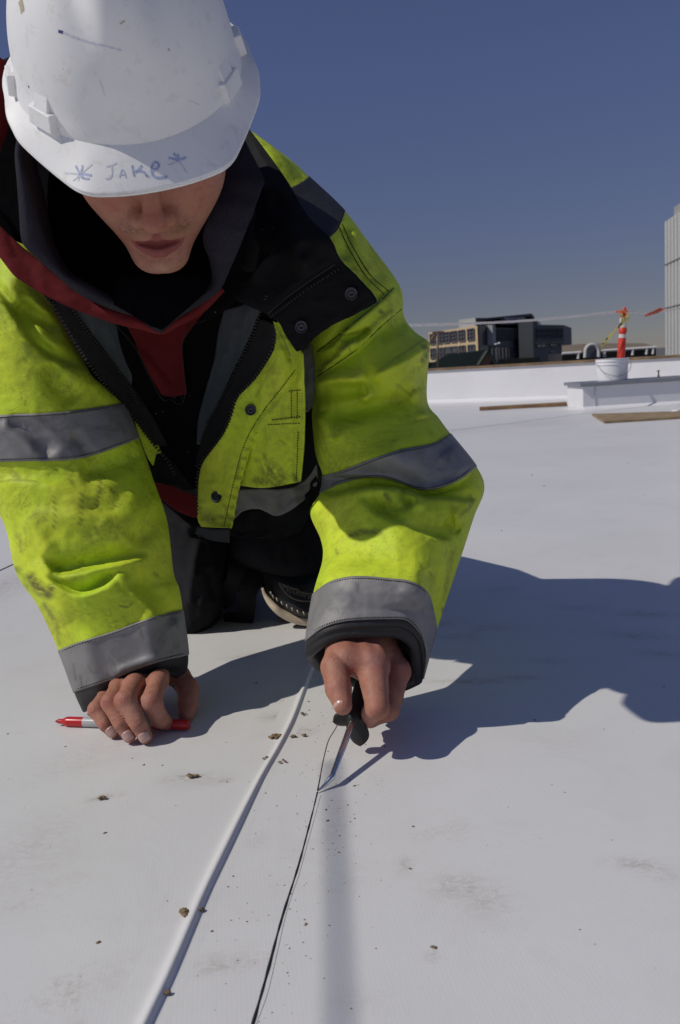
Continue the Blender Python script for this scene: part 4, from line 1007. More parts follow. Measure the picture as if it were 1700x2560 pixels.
patch('reflective_band', [[(590,1225),(650,1222),(700,1224),(760,1205),(792,1160)], [(585,1262),(650,1240),(700,1262),(755,1235),(795,1195)], [(578,1302),(615,1275),(655,1274),(700,1290),(760,1250),(790,1220)]], M_BAND, JK, 0, Yf=lambda px, py: 1.30+.00008*(px-600), disp=cr(60, .006, 78))[1]['label'] = 'grey waist band below the pocket'
patch('hem_lining', [[(575,1290),(650,1270),(700,1285),(790,1190)], [(560,1330),(650,1320),(720,1310),(800,1230)], [(560,1340),(650,1343),(700,1345),(750,1330)]], M_BLK, JK, 0, Yf=lambda px, py: 1.315+0*px, disp=cr(70, .008, 80))
patch('hem_lining', [[(340,1100),(390,1120),(440,1160)], [(372,1160),(420,1190),(470,1205)], [(384,1205),(430,1215),(490,1225)]], M_BLK, JK, 0, Yf=lambda px, py: 1.318+0*px, disp=cr(50, .006, 81))
# small yellow strip by the left zip
patch('front_edge', [[(338,1052),(348,1050),(356,1062)], [(350,1090),(370,1090),(388,1098)], [(372,1148),(385,1152),(412,1155)], [(385,1166),(395,1166),(408,1160)]], M_HV, JK, 0, Yf=lambda px, py: YB(px, py)-.004, disp=cr(30, .003, 91))
def placdisp(px, py):
    d = folds(px, py, [('G', [(690,800),(742,890),(712,975),(677,1024),(641,1078),(619,1127),(601,1198),(585,1260),(572,1319)], -.006, 16), ('g', [(610,930),(560,1060),(520,1170)], .008, 30), ('g', [(530,1200),(520,1270)], .004, 16), ('g', [(700,850),(720,880),(725,905)], -.004, 8)])
    # puckers along the stitched edge
    dist, sg, t = poly_sd(px, py, [(748,885),(744,930),(712,975),(677,1024),(641,1078),(619,1127),(601,1198),(585,1260),(572,1319)])
    return d+.0028*np.sin(t*120)*np.exp(-(dist/18)**2)*np.clip(t*3-.3, 0, 1)+crumple(px, py, 45, .0022, 61)
S_pl, pl = patch('placket', [[(683,803),(692,806),(700,800)], [(690,842),(715,850),(745,880)], [(680,884),(710,900),(747,925)], [(640,944),(680,955),(713,978)], [(594,993),(640,1010),(680,1026)],
                      [(576,1046),(610,1060),(645,1078)], [(554,1091),(590,1110),(622,1130)], [(510,1152),(555,1175),(603,1195)], [(498,1190),(540,1215),(594,1228)], [(494,1240),(540,1255),(587,1262)], [(494,1296),(535,1305),(580,1305)], [(503,1317),(540,1319),(574,1320)]],
                 M_HV, JK, .020, nu=60, step=4, disp=placdisp, thick=.003, stains=[([(515,1290),(530,1300)], 14, .6), ([(545,1290),(580,1300)], 6, .5), ([(700,830),(722,880),(726,900)], 3, .7), ([(690,900),(640,990)], 4, .3), ([(600,1150),(590,1200)], 4, .5), ([(500,1270),(505,1300)], 6, .5), ([(560,1265),(570,1290)], 5, .5)])
stitch(S_pl, [(738,925),(700,975),(664,1020),(630,1072),(606,1125),(588,1190),(573,1255),(560,1315)], pl, lift=.001)
patch('placket_hem', [[(493,1315),(530,1322),(574,1320)], [(488,1335),(530,1345),(574,1350)], [(500,1340),(530,1352),(574,1358)]], M_CUFF, JK, 0, Yf=lambda px, py: 1.262+0*px)
# black storm collar folded open over the right shoulder
CF = lambda px, py: 1.175+np.clip((700-px)/400, -.6, 1)*.07+np.clip((600-py)/300, 0, 1)*.10
def cdisp(px, py): return folds(px, py, [('lip', [(830,655),(780,690),(720,735),(680,780)], .006, 30, 12, 3), ('ridge', [(620,330),(700,470),(790,590),(850,650)], .01, 40), ('g', [(700,480),(690,560),(720,620)], -.012, 30), ('g', [(745,560),(740,640),(780,660)], .008, 22), ('g', [(620,500),(630,620),(610,700)], .012, 36)])+crumple(px, py, 90, .003, 101)
S_co, co = patch('storm_collar', [[(560,300),(590,300),(612,308)], [(560,350),(610,360),(661,372)], [(550,430),(640,440),(718,452)], [(540,520),(650,530),(770,540)], [(530,600),(660,620),(825,595)], [(530,680),(680,700),(850,650)],
                       [(560,730),(690,740),(880,680)], [(610,760),(700,770),(912,712)], [(655,780),(740,790),(938,745)], [(680,795),(760,800),(931,762)], [(698,808),(770,815),(851,802)], [(715,840),(750,845),(800,832)], [(740,878),(746,878),(752,876)]],
                 M_BLK, JK, 0, nu=56, step=7, disp=cdisp, thick=.004, Yf=CF)
zipline('zip', [(672,795),(720,760),(770,722),(820,690),(848,672)], .010, co, .0030, .0048, .0034, Yf=lambda a, b: depth_at(S_co, a, b)+.006)
stitch(S_co, [(668,785),(715,745),(765,708),(838,660)], co, 'seam', r=.0011, dash=False, mat=M_CUFF)
# fleece liner flap beside it
patch('fleece_collar', [[(470,700),(540,640),(600,560),(660,470)], [(500,770),(560,720),(620,660),(690,600)], [(520,800),(570,770),(615,710),(650,660)]], M_BLKL, JK, 0, Yf=lambda px, py: CF(px, py)-.008, disp=cr(70, .006, 111))
# press studs
M_STUD = simple('gunmetal_stud', (.045, .045, .05), .3, metal=.7, spec=.8, var=.2, vscale=300)
def stud(px, py, S, parent, r=.0072, tilt=None):
    q = P(px, py, depth_at(S, px, py)-.0042); n = (CP-q)/np.linalg.norm(CP-q)
    if tilt is not None: n = n+np.array(tilt); n /= np.linalg.norm(n)
    mb = MB(); mb.lathe([(.0001, .0005), (r*.22, .0005), (r*.28, .0016), (r*.45, .0018), (r*.5, .0010), (r*.72, .0010), (r*.8, .0022), (r*.93, .0024), (r, .0012), (r, -.006)], 28, q, fr(n), cap=False)
    return mb.build('press_stud', M_STUD, parent, smooth=True)
stud(626, 1025, S_pl, pl); stud(541, 1241, S_pl, pl, tilt=(.1, 0, .5)); stud(878, 734, S_co, co, .0078); stud(753, 817, S_co, co, .0078)

# ---- trousers
TR = empty('trousers', (-.2, 1.6, .1)); TR.parent = PERSON; TR.location = Vector((-.02, .1, .1))
def tdisp(seed): return lambda px, py: crumple(px, py, 70, .008, seed)+crumple(px, py, 30, .002, seed+3)
rows = [dict(f=[(345,1185),(480,1230),(640,1250)], Y=1.62, b=.08, k=.1),
        dict(f=[(370,1265),(500,1300),(600,1320)], Y=1.60, b=.085, k=.1),
        dict(f=[(400,1360),(500,1370),(578,1380)], Y=1.58, b=.085, k=.1),
        dict(f=[(435,1450),(500,1455),(565,1450)], Y=1.565, b=.085, k=.1),
        dict(f=[(430,1520),(490,1535),(556,1525)], Y=1.555, b=.08, k=.12),
        dict(f=[(425,1570),(470,1590),(535,1565)], Y=1.545, b=.05, k=.12),
        dict(f=[(440,1585),(470,1590),(500,1580)], Y=1.53, b=.01, k=.1)]
S = loft(rows, 44, 8, True, lambda a, b: tdisp(201)(a, b)+folds(a, b, [('g', [(500,1340),(480,1440),(470,1520)], .010, 12), ('g', [(520,1420),(535,1500)], -.01, 10), ('g', [(460,1330),(500,1300)], .012, 14)]))
surf_obj(S, 'trouser_leg', M_DENIM, TR, caps=True)
rows = [dict(f=[(560,1300),(680,1250),(860,1230)], Y=1.62, b=.10, k=.1),
        dict(f=[(565,1345),(680,1300),(860,1290)], Y=1.58, b=.11, k=.1),
        dict(f=[(572,1385),(690,1370),(850,1360)], Y=1.56, b=.11, k=.1),
        dict(f=[(600,1408),(700,1425),(840,1410)], Y=1.56, b=.10, k=.1),
        dict(f=[(650,1430),(730,1445),(830,1440)], Y=1.57, b=.07, k=.1)]
S = loft(rows, 44, 8, True, tdisp(211)); surf_obj(S, 'trouser_leg', M_DENIM, TR, caps=True)
mb = MB(); mb.tube([(-.2, 1.66, .27), (-.2, 1.78, .25), (-.2, 1.9, .18)], [.12, .14, .10], 24); mb.build('seat', M_DENIM, TR, smooth=True)
for x in (-.245, -.06):
    mb = MB(); mb.tube([(x, 1.60, .085), (x, 1.8, .075), (x, 2.0, .06), (x, 2.12, .05)], [.075, .065, .05, .045], 18); mb.build('trouser_leg', M_DENIM, TR, smooth=True)
# knee pad under the right-hand knee, with straps
KP = empty('knee_pad', P(720, 1540, 1.56)); kpw = P(720, 1540, 1.56); KP.parent = PERSON; KP.location = Vector(kpw-np.array([-.18, 1.5, 0]))
rows = [dict(f=[(640,1425),(730,1430),(850,1425)], Y=1.58, b=.08, k=.06),
        dict(f=[(650,1450),(735,1460),(850,1458)], Y=1.575, b=.095, k=.06),
        dict(f=[(658,1475),(740,1495),(850,1500)], Y=1.57, b=.10, k=.06),
        dict(f=[(672,1500),(745,1528),(850,1535)], Y=1.565, b=.10, k=.06),
        dict(f=[(690,1525),(750,1545),(850,1550)], Y=1.56, b=.08, k=.06)]
SK = loft(rows, 44, 6, True, None); kp = surf_obj(SK, 'pad_body', simple('black_leather', (.014,.014,.015), .5, spec=.4, var=.2), KP, caps=True)
M_SOLE = simple('cream_rubber', (.52, .43, .32), .8, var=.2, vscale=60, bmp=.4, bscale=300)
c = resample(np.array([(656,1470),(664,1490),(682,1514),(706,1534),(740,1548),(775,1553),(830,1553)], float), 40)
W = [P(q[0], q[1], 1.485+.03*np.clip((690-q[0])/60, 0, 1)) for q in c]; mb = MB(); mb.tube(W, np.interp(np.linspace(0, 1, 40), [0, .2, .6, 1], [.002, .0055, .0080, .0080]), 12)
mb.build('pad_rim', M_SOLE, KP, smooth=True)
mb = MB()
for px, py in ((676,1484),(681,1492),(691,1500),(703,1509),(716,1516),(729,1524),(743,1530),(758,1534),(772,1538)):
    Y = 1.455; mb.tube([P(px, py-5, Y), P(px+3, py+3, Y)], .0011, 5)
mb.build('pad_stitches', simple('cream_thread', (.5,.45,.35), .8), KP, smooth=True)
c = resample(np.array([(697,1457),(712,1480),(735,1497),(765,1503),(800,1500)], float), 20)
mb = MB(); mb.tube([P(a, b, 1.458) for a, b in c], .0012, 5); c2 = resample(np.array([(697,1457),(725,1468),(760,1482),(800,1484)], float), 20); mb.tube([P(a, b, 1.458) for a, b in c2], .0009, 5)
mb.build('pad_badge_edge', simple('tan_leather', (.16,.12,.08), .7), KP, smooth=True)
fc = bpy.data.curves.new('pad_lettering', 'FONT'); fc.body = 'McGuire-Nicholas'; fc.size = .014; fc.extrude = .0003
fo = bpy.data.objects.new('pad_lettering', fc); COL.objects.link(fo); fc.materials.append(simple('lettering_tan', (.17,.14,.10), .7))
pL, pRr = P(703,1474,1.455), P(790,1503,1.455); fo.parent = KP
xd = Vector(pRr-pL).normalized(); zd_ = Vector((CP-pL)).normalized(); yd = zd_.cross(xd).normalized(); zd_ = xd.cross(yd)
Mx = Matrix((( *[xd[0], yd[0], zd_[0]], float(pL[0])), (xd[1], yd[1], zd_[1], float(pL[1])), (xd[2], yd[2], zd_[2], float(pL[2])), (0,0,0,1)))
bpy.context.view_layer.update()
tm = bpy.data.meshes.new_from_object(fo.evaluated_get(bpy.context.evaluated_depsgraph_get())); tm.name = 'pad_lettering'
bpy.data.objects.remove(fo); fo = bpy.data.objects.new('pad_lettering', tm); COL.objects.link(fo); fo.parent = KP
fo.matrix_local = Matrix.Translation(-Vector(kpw))@Mx
M_STRAP = mat_cloth('black_strap', (.008, .008, .009), rough=.8)
for pts, w in (([(600,1385),(590,1430),(570,1480),(545,1510)], 22), ([(640,1420),(622,1470),(618,1520),(600,1555),(560,1560)], 24)):
    c = resample(np.array(pts, float), 20); mb = MB(); V = []
    for i, q in enumerate(c):
        d = c[min(i+1,19)]-c[max(i-1,0)]; d /= np.linalg.norm(d); n_ = np.array([-d[1], d[0]])*w*(1+.2*math.sin(i*.5))
        Y = 1.54-.02*math.sin(i*.2)
        for s, dy in ((-1,0),(1,0),(1,.004),(-1,.004)): V.append(P(q[0]+n_[0]*s*1.0, q[1]+n_[1]*s, Y+dy))
    F = [(i*4+k, i*4+(k+1)%4, (i+1)*4+(k+1)%4, (i+1)*4+k) for i in range(19) for k in range(4)]+[(3,2,1,0),(76,77,78,79)]
    mb.add(V, F); mb.build('strap', M_STRAP, KP, smooth=False)

# ---- hood of the sweatshirt: dark bowl, grey fleece lip, red outer
SHL, _ = patch('hood_lining', [[(50,300),(200,300),(420,300),(600,300)], [(55,420),(200,430),(420,430),(600,420)], [(60,560),(220,570),(420,570),(590,560)], [(90,640),(240,660),(420,670),(560,660)], [(150,690),(260,715),(400,735),(530,715)], [(290,765),(340,780),(400,800),(470,770)], [(370,812),(390,818),(405,822),(430,805)]],
             M_GLIN, HOOD, 0, Yf=lambda px, py: 1.17+.05*np.exp(-((px-350)/160)**2-((py-480)/160)**2)-np.clip((py-560)/130, 0, 1)*.115*np.exp(-((px-390)/190)**2)-np.clip((py-640)/200, 0, 1)*.02+.05*np.clip((170-px)/90, 0, 1), disp=cr(110, .005, 301), thick=.004)
def lip(name, outer, inner, Y, mat, seed, roll=.012, nseg=70, amp=.003, tk=.004, back=None):
    o_, i_ = resample(np.array(outer, float), nseg), resample(np.array(inner, float), nseg); m = 12; W = []
    Yn = np.interp(np.linspace(0, 1, nseg), np.linspace(0, 1, len(Y)), Y)
    px = np.array([[o_[k, 0]*(1-t)+i_[k, 0]*t for t in np.linspace(0, 1, m)] for k in range(nseg)]); py = np.array([[o_[k, 1]*(1-t)+i_[k, 1]*t for t in np.linspace(0, 1, m)] for k in range(nseg)])
    t = np.linspace(0, 1, m)[None]; YY = Yn[:, None]-roll*np.sin(np.pi*t*.85+.2)+crumple(px, py, 60, amp, seed)
    if back:        # side wall running back behind the rolled edge
        ix, iy, yl = px[:, -1:], py[:, -1:], YY[:, -1:]; cx_, cy_ = 370, 560; s_ = np.linspace(.12, 1, 8)[None]
        px = np.hstack([px, ix+(cx_-ix)*.10*s_]); py = np.hstack([py, iy+(cy_-iy)*.05*s_]); YY = np.hstack([YY, yl+(back-yl)*s_]); m += 8
    V = PA(px, py, YY).reshape(-1, 3); idx = np.arange(nseg*m).reshape(nseg, m)
    F = np.stack([idx[:-1, :-1].ravel(), idx[:-1, 1:].ravel(), idx[1:, 1:].ravel(), idx[1:, :-1].ravel()], 1)
    ob_ = mesh(name, V, F, mat, HOOD); md = ob_.modifiers.new('thickness', 'SOLIDIFY'); md.thickness = tk; md.offset = 0; return ob_
lip('hood_edge', [(52,325),(42,383),(47,453),(52,523),(56,588),(64,612),(95,641),(140,682),(200,732),(286,772),(343,790),(385,822),(404,829)],
    [(66,340),(54,392),(74,470),(90,540),(108,604),(134,655),(165,690),(215,715),(286,750),(345,768),(385,792),(410,806),(420,800)], [1.0,1.0,1.01,1.03,1.06,1.10,1.13], M_GFL, 311, back=1.2)
lip('hood_edge', [(600,330),(624,380),(659,450),(652,478),(615,575),(571,678),(546,724),(501,759),(439,796),(404,829)],
    [(540,330),(545,400),(540,450),(530,510),(508,590),(528,655),(530,710),(490,735),(440,762),(418,800)], [1.10,1.08,1.06,1.05,1.05,1.06,1.08,1.10,1.12,1.13], M_GFL, 321, roll=.008)
lip('hood_outer', [(-60,560),(-30,615),(0,640),(36,686),(60,704),(114,737),(186,770),(286,806),(357,822),(404,832),(440,815),(505,780),(560,725)],
    [(-60,470),(-20,545),(10,575),(64,625),(95,650),(140,690),(200,736),(286,775),(343,793),(395,826),(430,800),(490,762),(545,715)], [1.16,1.155,1.15,1.145,1.14,1.14], M_REDF, 331, roll=.006)
lip('hood_outer', [(-60,100),(-70,250),(-60,400),(-60,500)], [(30,165),(28,250),(15,330),(-20,420)], [1.10,1.12,1.14,1.16], M_REDF, 341, roll=.03)
# black sheet painted as the shade inside the red hood, edge to outer
_, _ = patch('hood_shade_sheet', [[(-80,150),(-20,160),(40,190)], [(-80,300),(0,300),(80,320)], [(-80,450),(0,450),(80,460)], [(-80,530),(10,550),(80,580)], [(-60,560),(10,590),(80,620)]], M_BLKL, JK, 0, Yf=lambda px, py: 1.165+0*px)
mb = MB(); mb.tube([P(-60,215,1.2), P(-10,186,1.2), P(30,168,1.22), P(60,150,1.25)], .011, 12); mb.build('collar_roll', M_BLK, JK, smooth=True)
# ================================================================ SKIN (signed-distance sculpting)
def surface_nets(fn, lo, hi, h):
    lo = np.array(lo, float); n = np.ceil((np.array(hi)-lo)/h).astype(int)+1
    ax = [lo[i]+h*np.arange(n[i]) for i in range(3)]
    Xg, Yg_, Zg = np.meshgrid(*ax, indexing='ij'); pts = np.stack([Xg, Yg_, Zg], -1).reshape(-1, 3)
    D = np.empty(len(pts), np.float32)
    for s in range(0, len(pts), 400000): D[s:s+400000] = fn(pts[s:s+400000])
    D = D.reshape(n); ins = D < 0
    c = [D[i:n[0]-1+i, j:n[1]-1+j, k:n[2]-1+k] for i in (0,1) for j in (0,1) for k in (0,1)]
    C = np.stack(c, -1); cin = C < 0; act = cin.any(-1) & ~cin.all(-1)
    ids = -np.ones(act.shape, int); a = np.argwhere(act); ids[act] = np.arange(len(a)); Ca = C[act]
    corner = np.array([(i, j, k) for i in (0,1) for j in (0,1) for k in (0,1)], float)
    acc = np.zeros((len(a), 3)); cnt = np.zeros(len(a))
    for p in range(8):
        for q in range(p+1, 8):
            if np.abs(corner[p]-corner[q]).sum() != 1: continue
            m = (Ca[:, p] < 0) != (Ca[:, q] < 0); t = Ca[m, p]/(Ca[m, p]-Ca[m, q])
            acc[m] += corner[p]+t[:, None]*(corner[q]-corner[p]); cnt[m] += 1
    V = lo+h*(a+acc/cnt[:, None]); F = []
    for axis in range(3):
        o1, o2 = [(1,2),(2,0),(0,1)][axis]
        sl0 = [slice(None)]*3; sl1 = [slice(None)]*3; sl0[axis] = slice(0, -1); sl1[axis] = slice(1, None)
        A_, B_ = ins[tuple(sl0)], ins[tuple(sl1)]; ch = A_ != B_
        e = np.argwhere(ch); e = e[(e[:, o1] > 0) & (e[:, o2] > 0) & (e[:, o1] < n[o1]-1) & (e[:, o2] < n[o2]-1)]
        fl = A_[tuple(e.T)]
        def at(d1, d2):
            q = e.copy(); q[:, o1] += d1; q[:, o2] += d2; return ids[tuple(q.T)]
        q = np.stack([at(-1,-1), at(0,-1), at(0,0), at(-1,0)], 1)
        q[~fl] = q[~fl][:, ::-1]; F.append(q)
    F = np.vstack(F); F = F[(F >= 0).all(1)]
    us, inv = np.unique(F, return_inverse=True)
    return V[us], inv.reshape(F.shape)
def relax(V, F, it=2, lam=.5):
    for _ in range(it):
        S_ = np.zeros_like(V); n = np.zeros(len(V))
        for i in range(4):
            a, b = F[:, i], F[:, (i+1) % 4]
            np.add.at(S_, a, V[b]); np.add.at(n, a, 1); np.add.at(S_, b, V[a]); np.add.at(n, b, 1)
        V = V+lam*(S_/np.maximum(n, 1)[:, None]-V)
    return V
def cone(p, a, b, ra, rb):
    a, b = np.asarray(a, float), np.asarray(b, float); ab = b-a; t = np.clip(((p-a)@ab)/(ab@ab), 0, 1)
    return np.linalg.norm(p-(a+t[:, None]*ab), axis=1)-(ra+(rb-ra)*t)
def ell(p, c, r, M=None):
    q = p-np.asarray(c, float)
    if M is not None: q = q@M
    r = np.asarray(r, float); k = np.linalg.norm(q/r, axis=1); k2 = np.linalg.norm(q/(r*r), axis=1)+1e-9
    return k*(k-1)/k2
def smin(a, b, k):
    h = np.clip(.5+.5*(b-a)/k, 0, 1); return b*(1-h)+a*h-k*h*(1-h)
def smax(a, b, k): return -smin(-a, -b, k)

def mat_skin(name, redk=1.0, rough=.56):
    m, t, b = nt_new(name); p = pos(t)
    n = noise(t, 28, 5, .6, .3, p); n2 = noise(t, 140, 4, .7, 0, p)
    c = ramp(t, n.outputs[0], [(.3, (.37, .155, .10)), (.5, (.42, .19, .13)), (.72, (.44, .22, .155))]).outputs[0]
    c = mix(t, math_n(t, 'MULTIPLY', ramp(t, n2.outputs[0], [(.45, 0.0), (.7, 1.0)]).outputs[0], .48), c, (.28, .09, .06))
    for nm, cc in (('red', (.33, .085, .07)), ('dark', (.11, .07, .05)), ('blood', (.45, .008, .006)), ('lip', (.27, .065, .065)), ('pale', (.62, .42, .34))):
        at = _n(t, 'ShaderNodeAttribute'); at.attribute_name = nm; c = mix(t, at.outputs['Fac'], c, cc)
    t.links.new(c, b.inputs['Base Color']); b.inputs['Roughness'].default_value = rough; b.inputs['Specular IOR Level'].default_value = .3
    b.inputs['Subsurface Weight'].default_value = .10; b.inputs['Subsurface Radius'].default_value = (.008, .003, .0015); b.inputs['Subsurface Scale'].default_value = .5
    vo = _n(t, 'ShaderNodeTexVoronoi'); vo.inputs['Scale'].default_value = 650; t.links.new(p, vo.inputs['Vector'])
    n1 = bump(t, None, vo.outputs['Distance'], .3, .0007); n2_ = bump(t, None, n2.outputs[0], .45, .0012, n1)
    wr = noise(t, 60, 5, .6, 1.0, scalev(t, p, (1, 1, 2.2))); bump(t, b, wr.outputs[0], .35, .0018, n2_)
    return m
M_SKIN = mat_skin('skin')
body_V, body_F, body_A = [], [], {k: [] for k in ('red', 'dark', 'blood', 'lip', 'pale')}
def add_body(V, F, attrs=None):
    n = sum(len(v) for v in body_V); body_V.append(V); body_F.append(F+n)
    for k in body_A: body_A[k].append(attrs[k] if attrs and k in attrs else np.zeros(len(V)))
def blob(V, c, r): return np.exp(-(np.linalg.norm(V-np.asarray(c), axis=1)/r)**2)

# ---- head frame
HC_PX = (382, 552); HEAD_Y = .962; FS = 1.10
nose_w = P(HC_PX[0], HC_PX[1], HEAD_Y)
vdir = (nose_w-CP)/np.linalg.norm(nose_w-CP)
rr_ = CR-vdir*(CR@vdir); rr_ /= np.linalg.norm(rr_); uu_ = np.cross(rr_, vdir); uu_ /= np.linalg.norm(uu_)
HP, HYAW = R(36), R(-4)
def head_frame(HR):
    ri_ = math.cos(HR)*rr_+math.sin(HR)*uu_; ui_ = math.cos(HR)*uu_-math.sin(HR)*rr_
    FWD = -vdir*math.cos(HP)-ui_*math.sin(HP); UP = ui_*math.cos(HP)-vdir*math.sin(HP); RT = ri_
    FWD, RT = FWD*math.cos(HYAW)+RT*math.sin(HYAW), RT*math.cos(HYAW)-FWD*math.sin(HYAW)
    return np.column_stack([RT, FWD, UP])           # local (x right in picture, y forward, z up) -> world
HM, HMH = head_frame(R(5)), head_frame(R(10.5))
NOSE = np.array([0, .116, -.030])
HO = nose_w-HM@(NOSE*FS); HOH = nose_w-HMH@(NOSE*FS)
def hw(p): return HO+np.asarray(p, float)@HM.T
def hf(p): return hw(np.asarray(p, float)*FS)
def head_sdf(p):
    x = np.abs(p[:, 0]); q = p.copy(); q[:, 0] = x
    d = ell(p, (0, -.012, .030), (.066, .094, .090))
    d = smin(d, ell(p, (0, .022, -.022), (.056, .070, .072)), .03)
    d = smin(d, ell(p, (0, .047, -.066), (.036, .043, .038)), .028)       # jaw block
    d = smin(d, cone(q, (.045, -.012, -.050), (.010, .074, -.097), .015, .0120), .024)   # jaw line
    d = smin(d, ell(p, (0, .077, -.098), (.0215, .015, .0155)), .016)       # chin
    d = smin(d, ell(q, (.030, .050, -.030), (.028, .032, .036)), .030)
    d = smin(d, ell(q, (.036, .056, -.018), (.021, .020, .018)), .030)    # cheekbone
    d = smin(d, cone(q, (.010, .090, .030), (.042, .072, .028), .010, .009), .014)   # brow
    d = smax(d, -ell(q, (.030, .094, .006), (.015, .012, .010)), .012)    # eye socket
    d = smin(d, ell(q, (.030, .076, .004), (.0125, .0125, .0115)), .002)  # eyeball under lid
    nose = cone(p, (0, .088, .012), (0, .107, -.031), .007, .0088)
    nose = smin(nose, ell(p, (0, .109, -.037), (.0108, .0102, .0090)), .006)
    nose = smin(nose, ell(q, (.0140, .098, -.040), (.0080, .0100, .0085)), .0050)
    d = smin(d, nose, .009)
    d = smax(d, -ell(q, (.0062, .102, -.0490), (.0036, .0058, .0036)), .0025)    # nostrils
    d = smin(d, ell(p, (0, .083, -.054), (.028, .013, .016)), .012)       # muzzle
    d = smax(d, -cone(p, (0, .1005, -.051), (0, .0985, -.056), .0012, .0016), .004)   # philtrum
    # lips: slightly open, fuller lower lip
    cz = -.0575+.35*x*x*10-.0
    up = cone(q, (.002, .0955, -.0608), (.0212, .0868, -.0722), .0040, .0026); up = smin(up, cone(q, (.0060, .0955, -.0605), (.012, .0930, -.0640), .0040, .0032), .003)
    lo_ = cone(q, (.003, .0935, -.0790), (.0180, .0868, -.0760), .0078, .0034)
    d = smin(d, up, .0035); d = smin(d, lo_, .0035)
    gap = cone(q, (.002, .0950, -.0685), (.0182, .0885, -.0728), .0060, .0022); d = smax(d, -gap, .0022)
    d = smax(d, -cone(p, (-.011, .0955, -.0885), (.011, .0955, -.0885), .0030, .0030), .007)   # crease over chin
    # neck running back into the collar
    d = smin(d, cone(p, (0, -.030, -.060), (0, -.13, -.06), .048, .052), .02)
    # ear
    d = smin(d, ell(q, (.076, -.008, -.012), (.007, .016, .029)), .006)
    return d
Vh, Fh = surface_nets(head_sdf, (-.092, -.20, -.175), (.092, .125, .062), .0016)
Vh = relax(Vh, Fh, 1, .4)
x, y, z = Vh.T; ax_ = np.abs(x)
front = np.clip((y-.06)/.02, 0, 1)
lipm = np.clip(np.maximum(1-np.abs(cone(np.column_stack([ax_, y, z]), (0, .0965, -.0585), (.0250, .0850, -.0640), .0045, .0018))/.0016*1.0, 0), 0, 1)
lipU = np.clip(1.4-np.maximum(cone(np.column_stack([ax_, y, z]), (.002, .0955, -.0608), (.0212, .0868, -.0722), .0042, .0026), 0)/.0010, 0, 1)
lipL = np.clip(1.6-np.maximum(cone(np.column_stack([ax_, y, z]), (.003, .0935, -.0790), (.0180, .0868, -.0760), .0080, .0036), 0)/.0010, 0, 1)
stub = np.clip(vnoise(x*900, z*900, 4)*1.2-.1, 0, 1)
dark = .75*stub*(np.exp(-((ax_-.016)/.012)**2-((z+.055)/.0060)**2)+.9*np.exp(-((ax_-.027)/.006)**2-((z+.055)/.010)**2))*front+.30*stub*np.exp(-(x/.018)**2-((z+.100)/.012)**2)*front
dark = dark+.12*stub*front*np.clip((-.045-z)/.03, 0, 1)
mo = .9*np.maximum(blob(Vh, (0, .088, -.0645), .0001), np.clip((-(gapd := cone(np.column_stack([ax_, y, z]), (0, .0970, -.0650), (.0190, .0870, -.0645), .0027, .0010))+.0014)/.001, 0, 1)*(y > .07)*0)
at = dict(lip=np.clip(np.maximum(lipU, lipL)*front, 0, .85), dark=np.clip(dark, 0, .7),
          red=np.clip(.75*blob(Vh, (-.036, .084, -.030), .008)*(.5+vnoise(x*500, z*500, 8))+.5*blob(Vh, (0, .116, -.028), .014)+.35*blob(Vh, (-.040, .075, -.008), .02)+.3*blob(Vh, (.040, .075, -.010), .02)+.5*blob(Vh,(-.03,.09,-.034),.003), 0, .85),
          blood=np.zeros(len(Vh)), pale=.35*np.exp(-(x/.012)**2-((z+.103)/.008)**2)*front)
add_body(hf(Vh), Fh, at)
# torso, arms and legs inside the clothes, so that the figure is one body
def inner(pts, rad, n=16):
    mb = MB(); mb.tube(pts, rad, n); V = np.array(mb.V); F = np.array([f for f in mb.F if len(f) == 4]); add_body(V, F)
LW = P(395, 1665, 1.215); RW = P(905, 1560, 1.085)      # wrists
inner([hf((0, -.05, -.07)), (-.19, 1.32, .50), (-.19, 1.50, .40), (-.18, 1.6, .36), (-.19, 1.80, .26)], [.045, .045, .09, .10, .10])
inner([(-.19, 1.48, .43), P(130, 760, 1.36), P(250, 1330, 1.27), LW], [.07, .06, .045, .028])
inner([(-.19, 1.48, .43), P(900, 820, 1.34), P(1060, 1240, 1.24), RW], [.07, .06, .045, .028])
for xx in (-.245, -.06): inner([(-.19, 1.80, .24), (xx, 1.60, .08), (xx, 2.1, .05)], [.09, .06, .035])

# ---- hands
def finger(pts, rad, knuck=1.05):
    """list of tapered cones joined at the joints"""
    return [(pts[i], pts[i+1], rad[i], rad[i+1]) for i in range(len(pts)-1)]
def hand(name, fingers, palm, thumb_i, lo, hi, h=.0011, kf=.0035, kp=.009, extra=None, marks=None):
    def fn(p):
        d = None
        for c in palm:
            e = cone(p, *c) if len(c) == 4 else ell(p, *c); d = e if d is None else smin(d, e, kp)
        tot = d
        fd = []
        for f in fingers:
            g = None
            for s in f: e = cone(p, *s); g = e if g is None else smin(g, e, kf)
            fd.append(g)
        # neighbouring fingers meet in a crease; each blends into the palm only near its root
        res = tot
        for f, g in zip(fingers, fd):
            root = np.asarray(f[0][0]); near = np.clip(1-(np.linalg.norm(p-root, axis=1)-.010)/.018, 0, 1)
            k = .0008+.009*near
            hh = np.clip(.5+.5*(g-res)/k, 0, 1); res = g*(1-hh)+res*hh-k*hh*(1-hh)
        if extra is not None: res = extra(p, res)
        return res
    V, F = surface_nets(fn, lo, hi, h); V = relax(V, F, 1, .35)
    add_body(V, F, marks(V) if marks else None)
    return fn
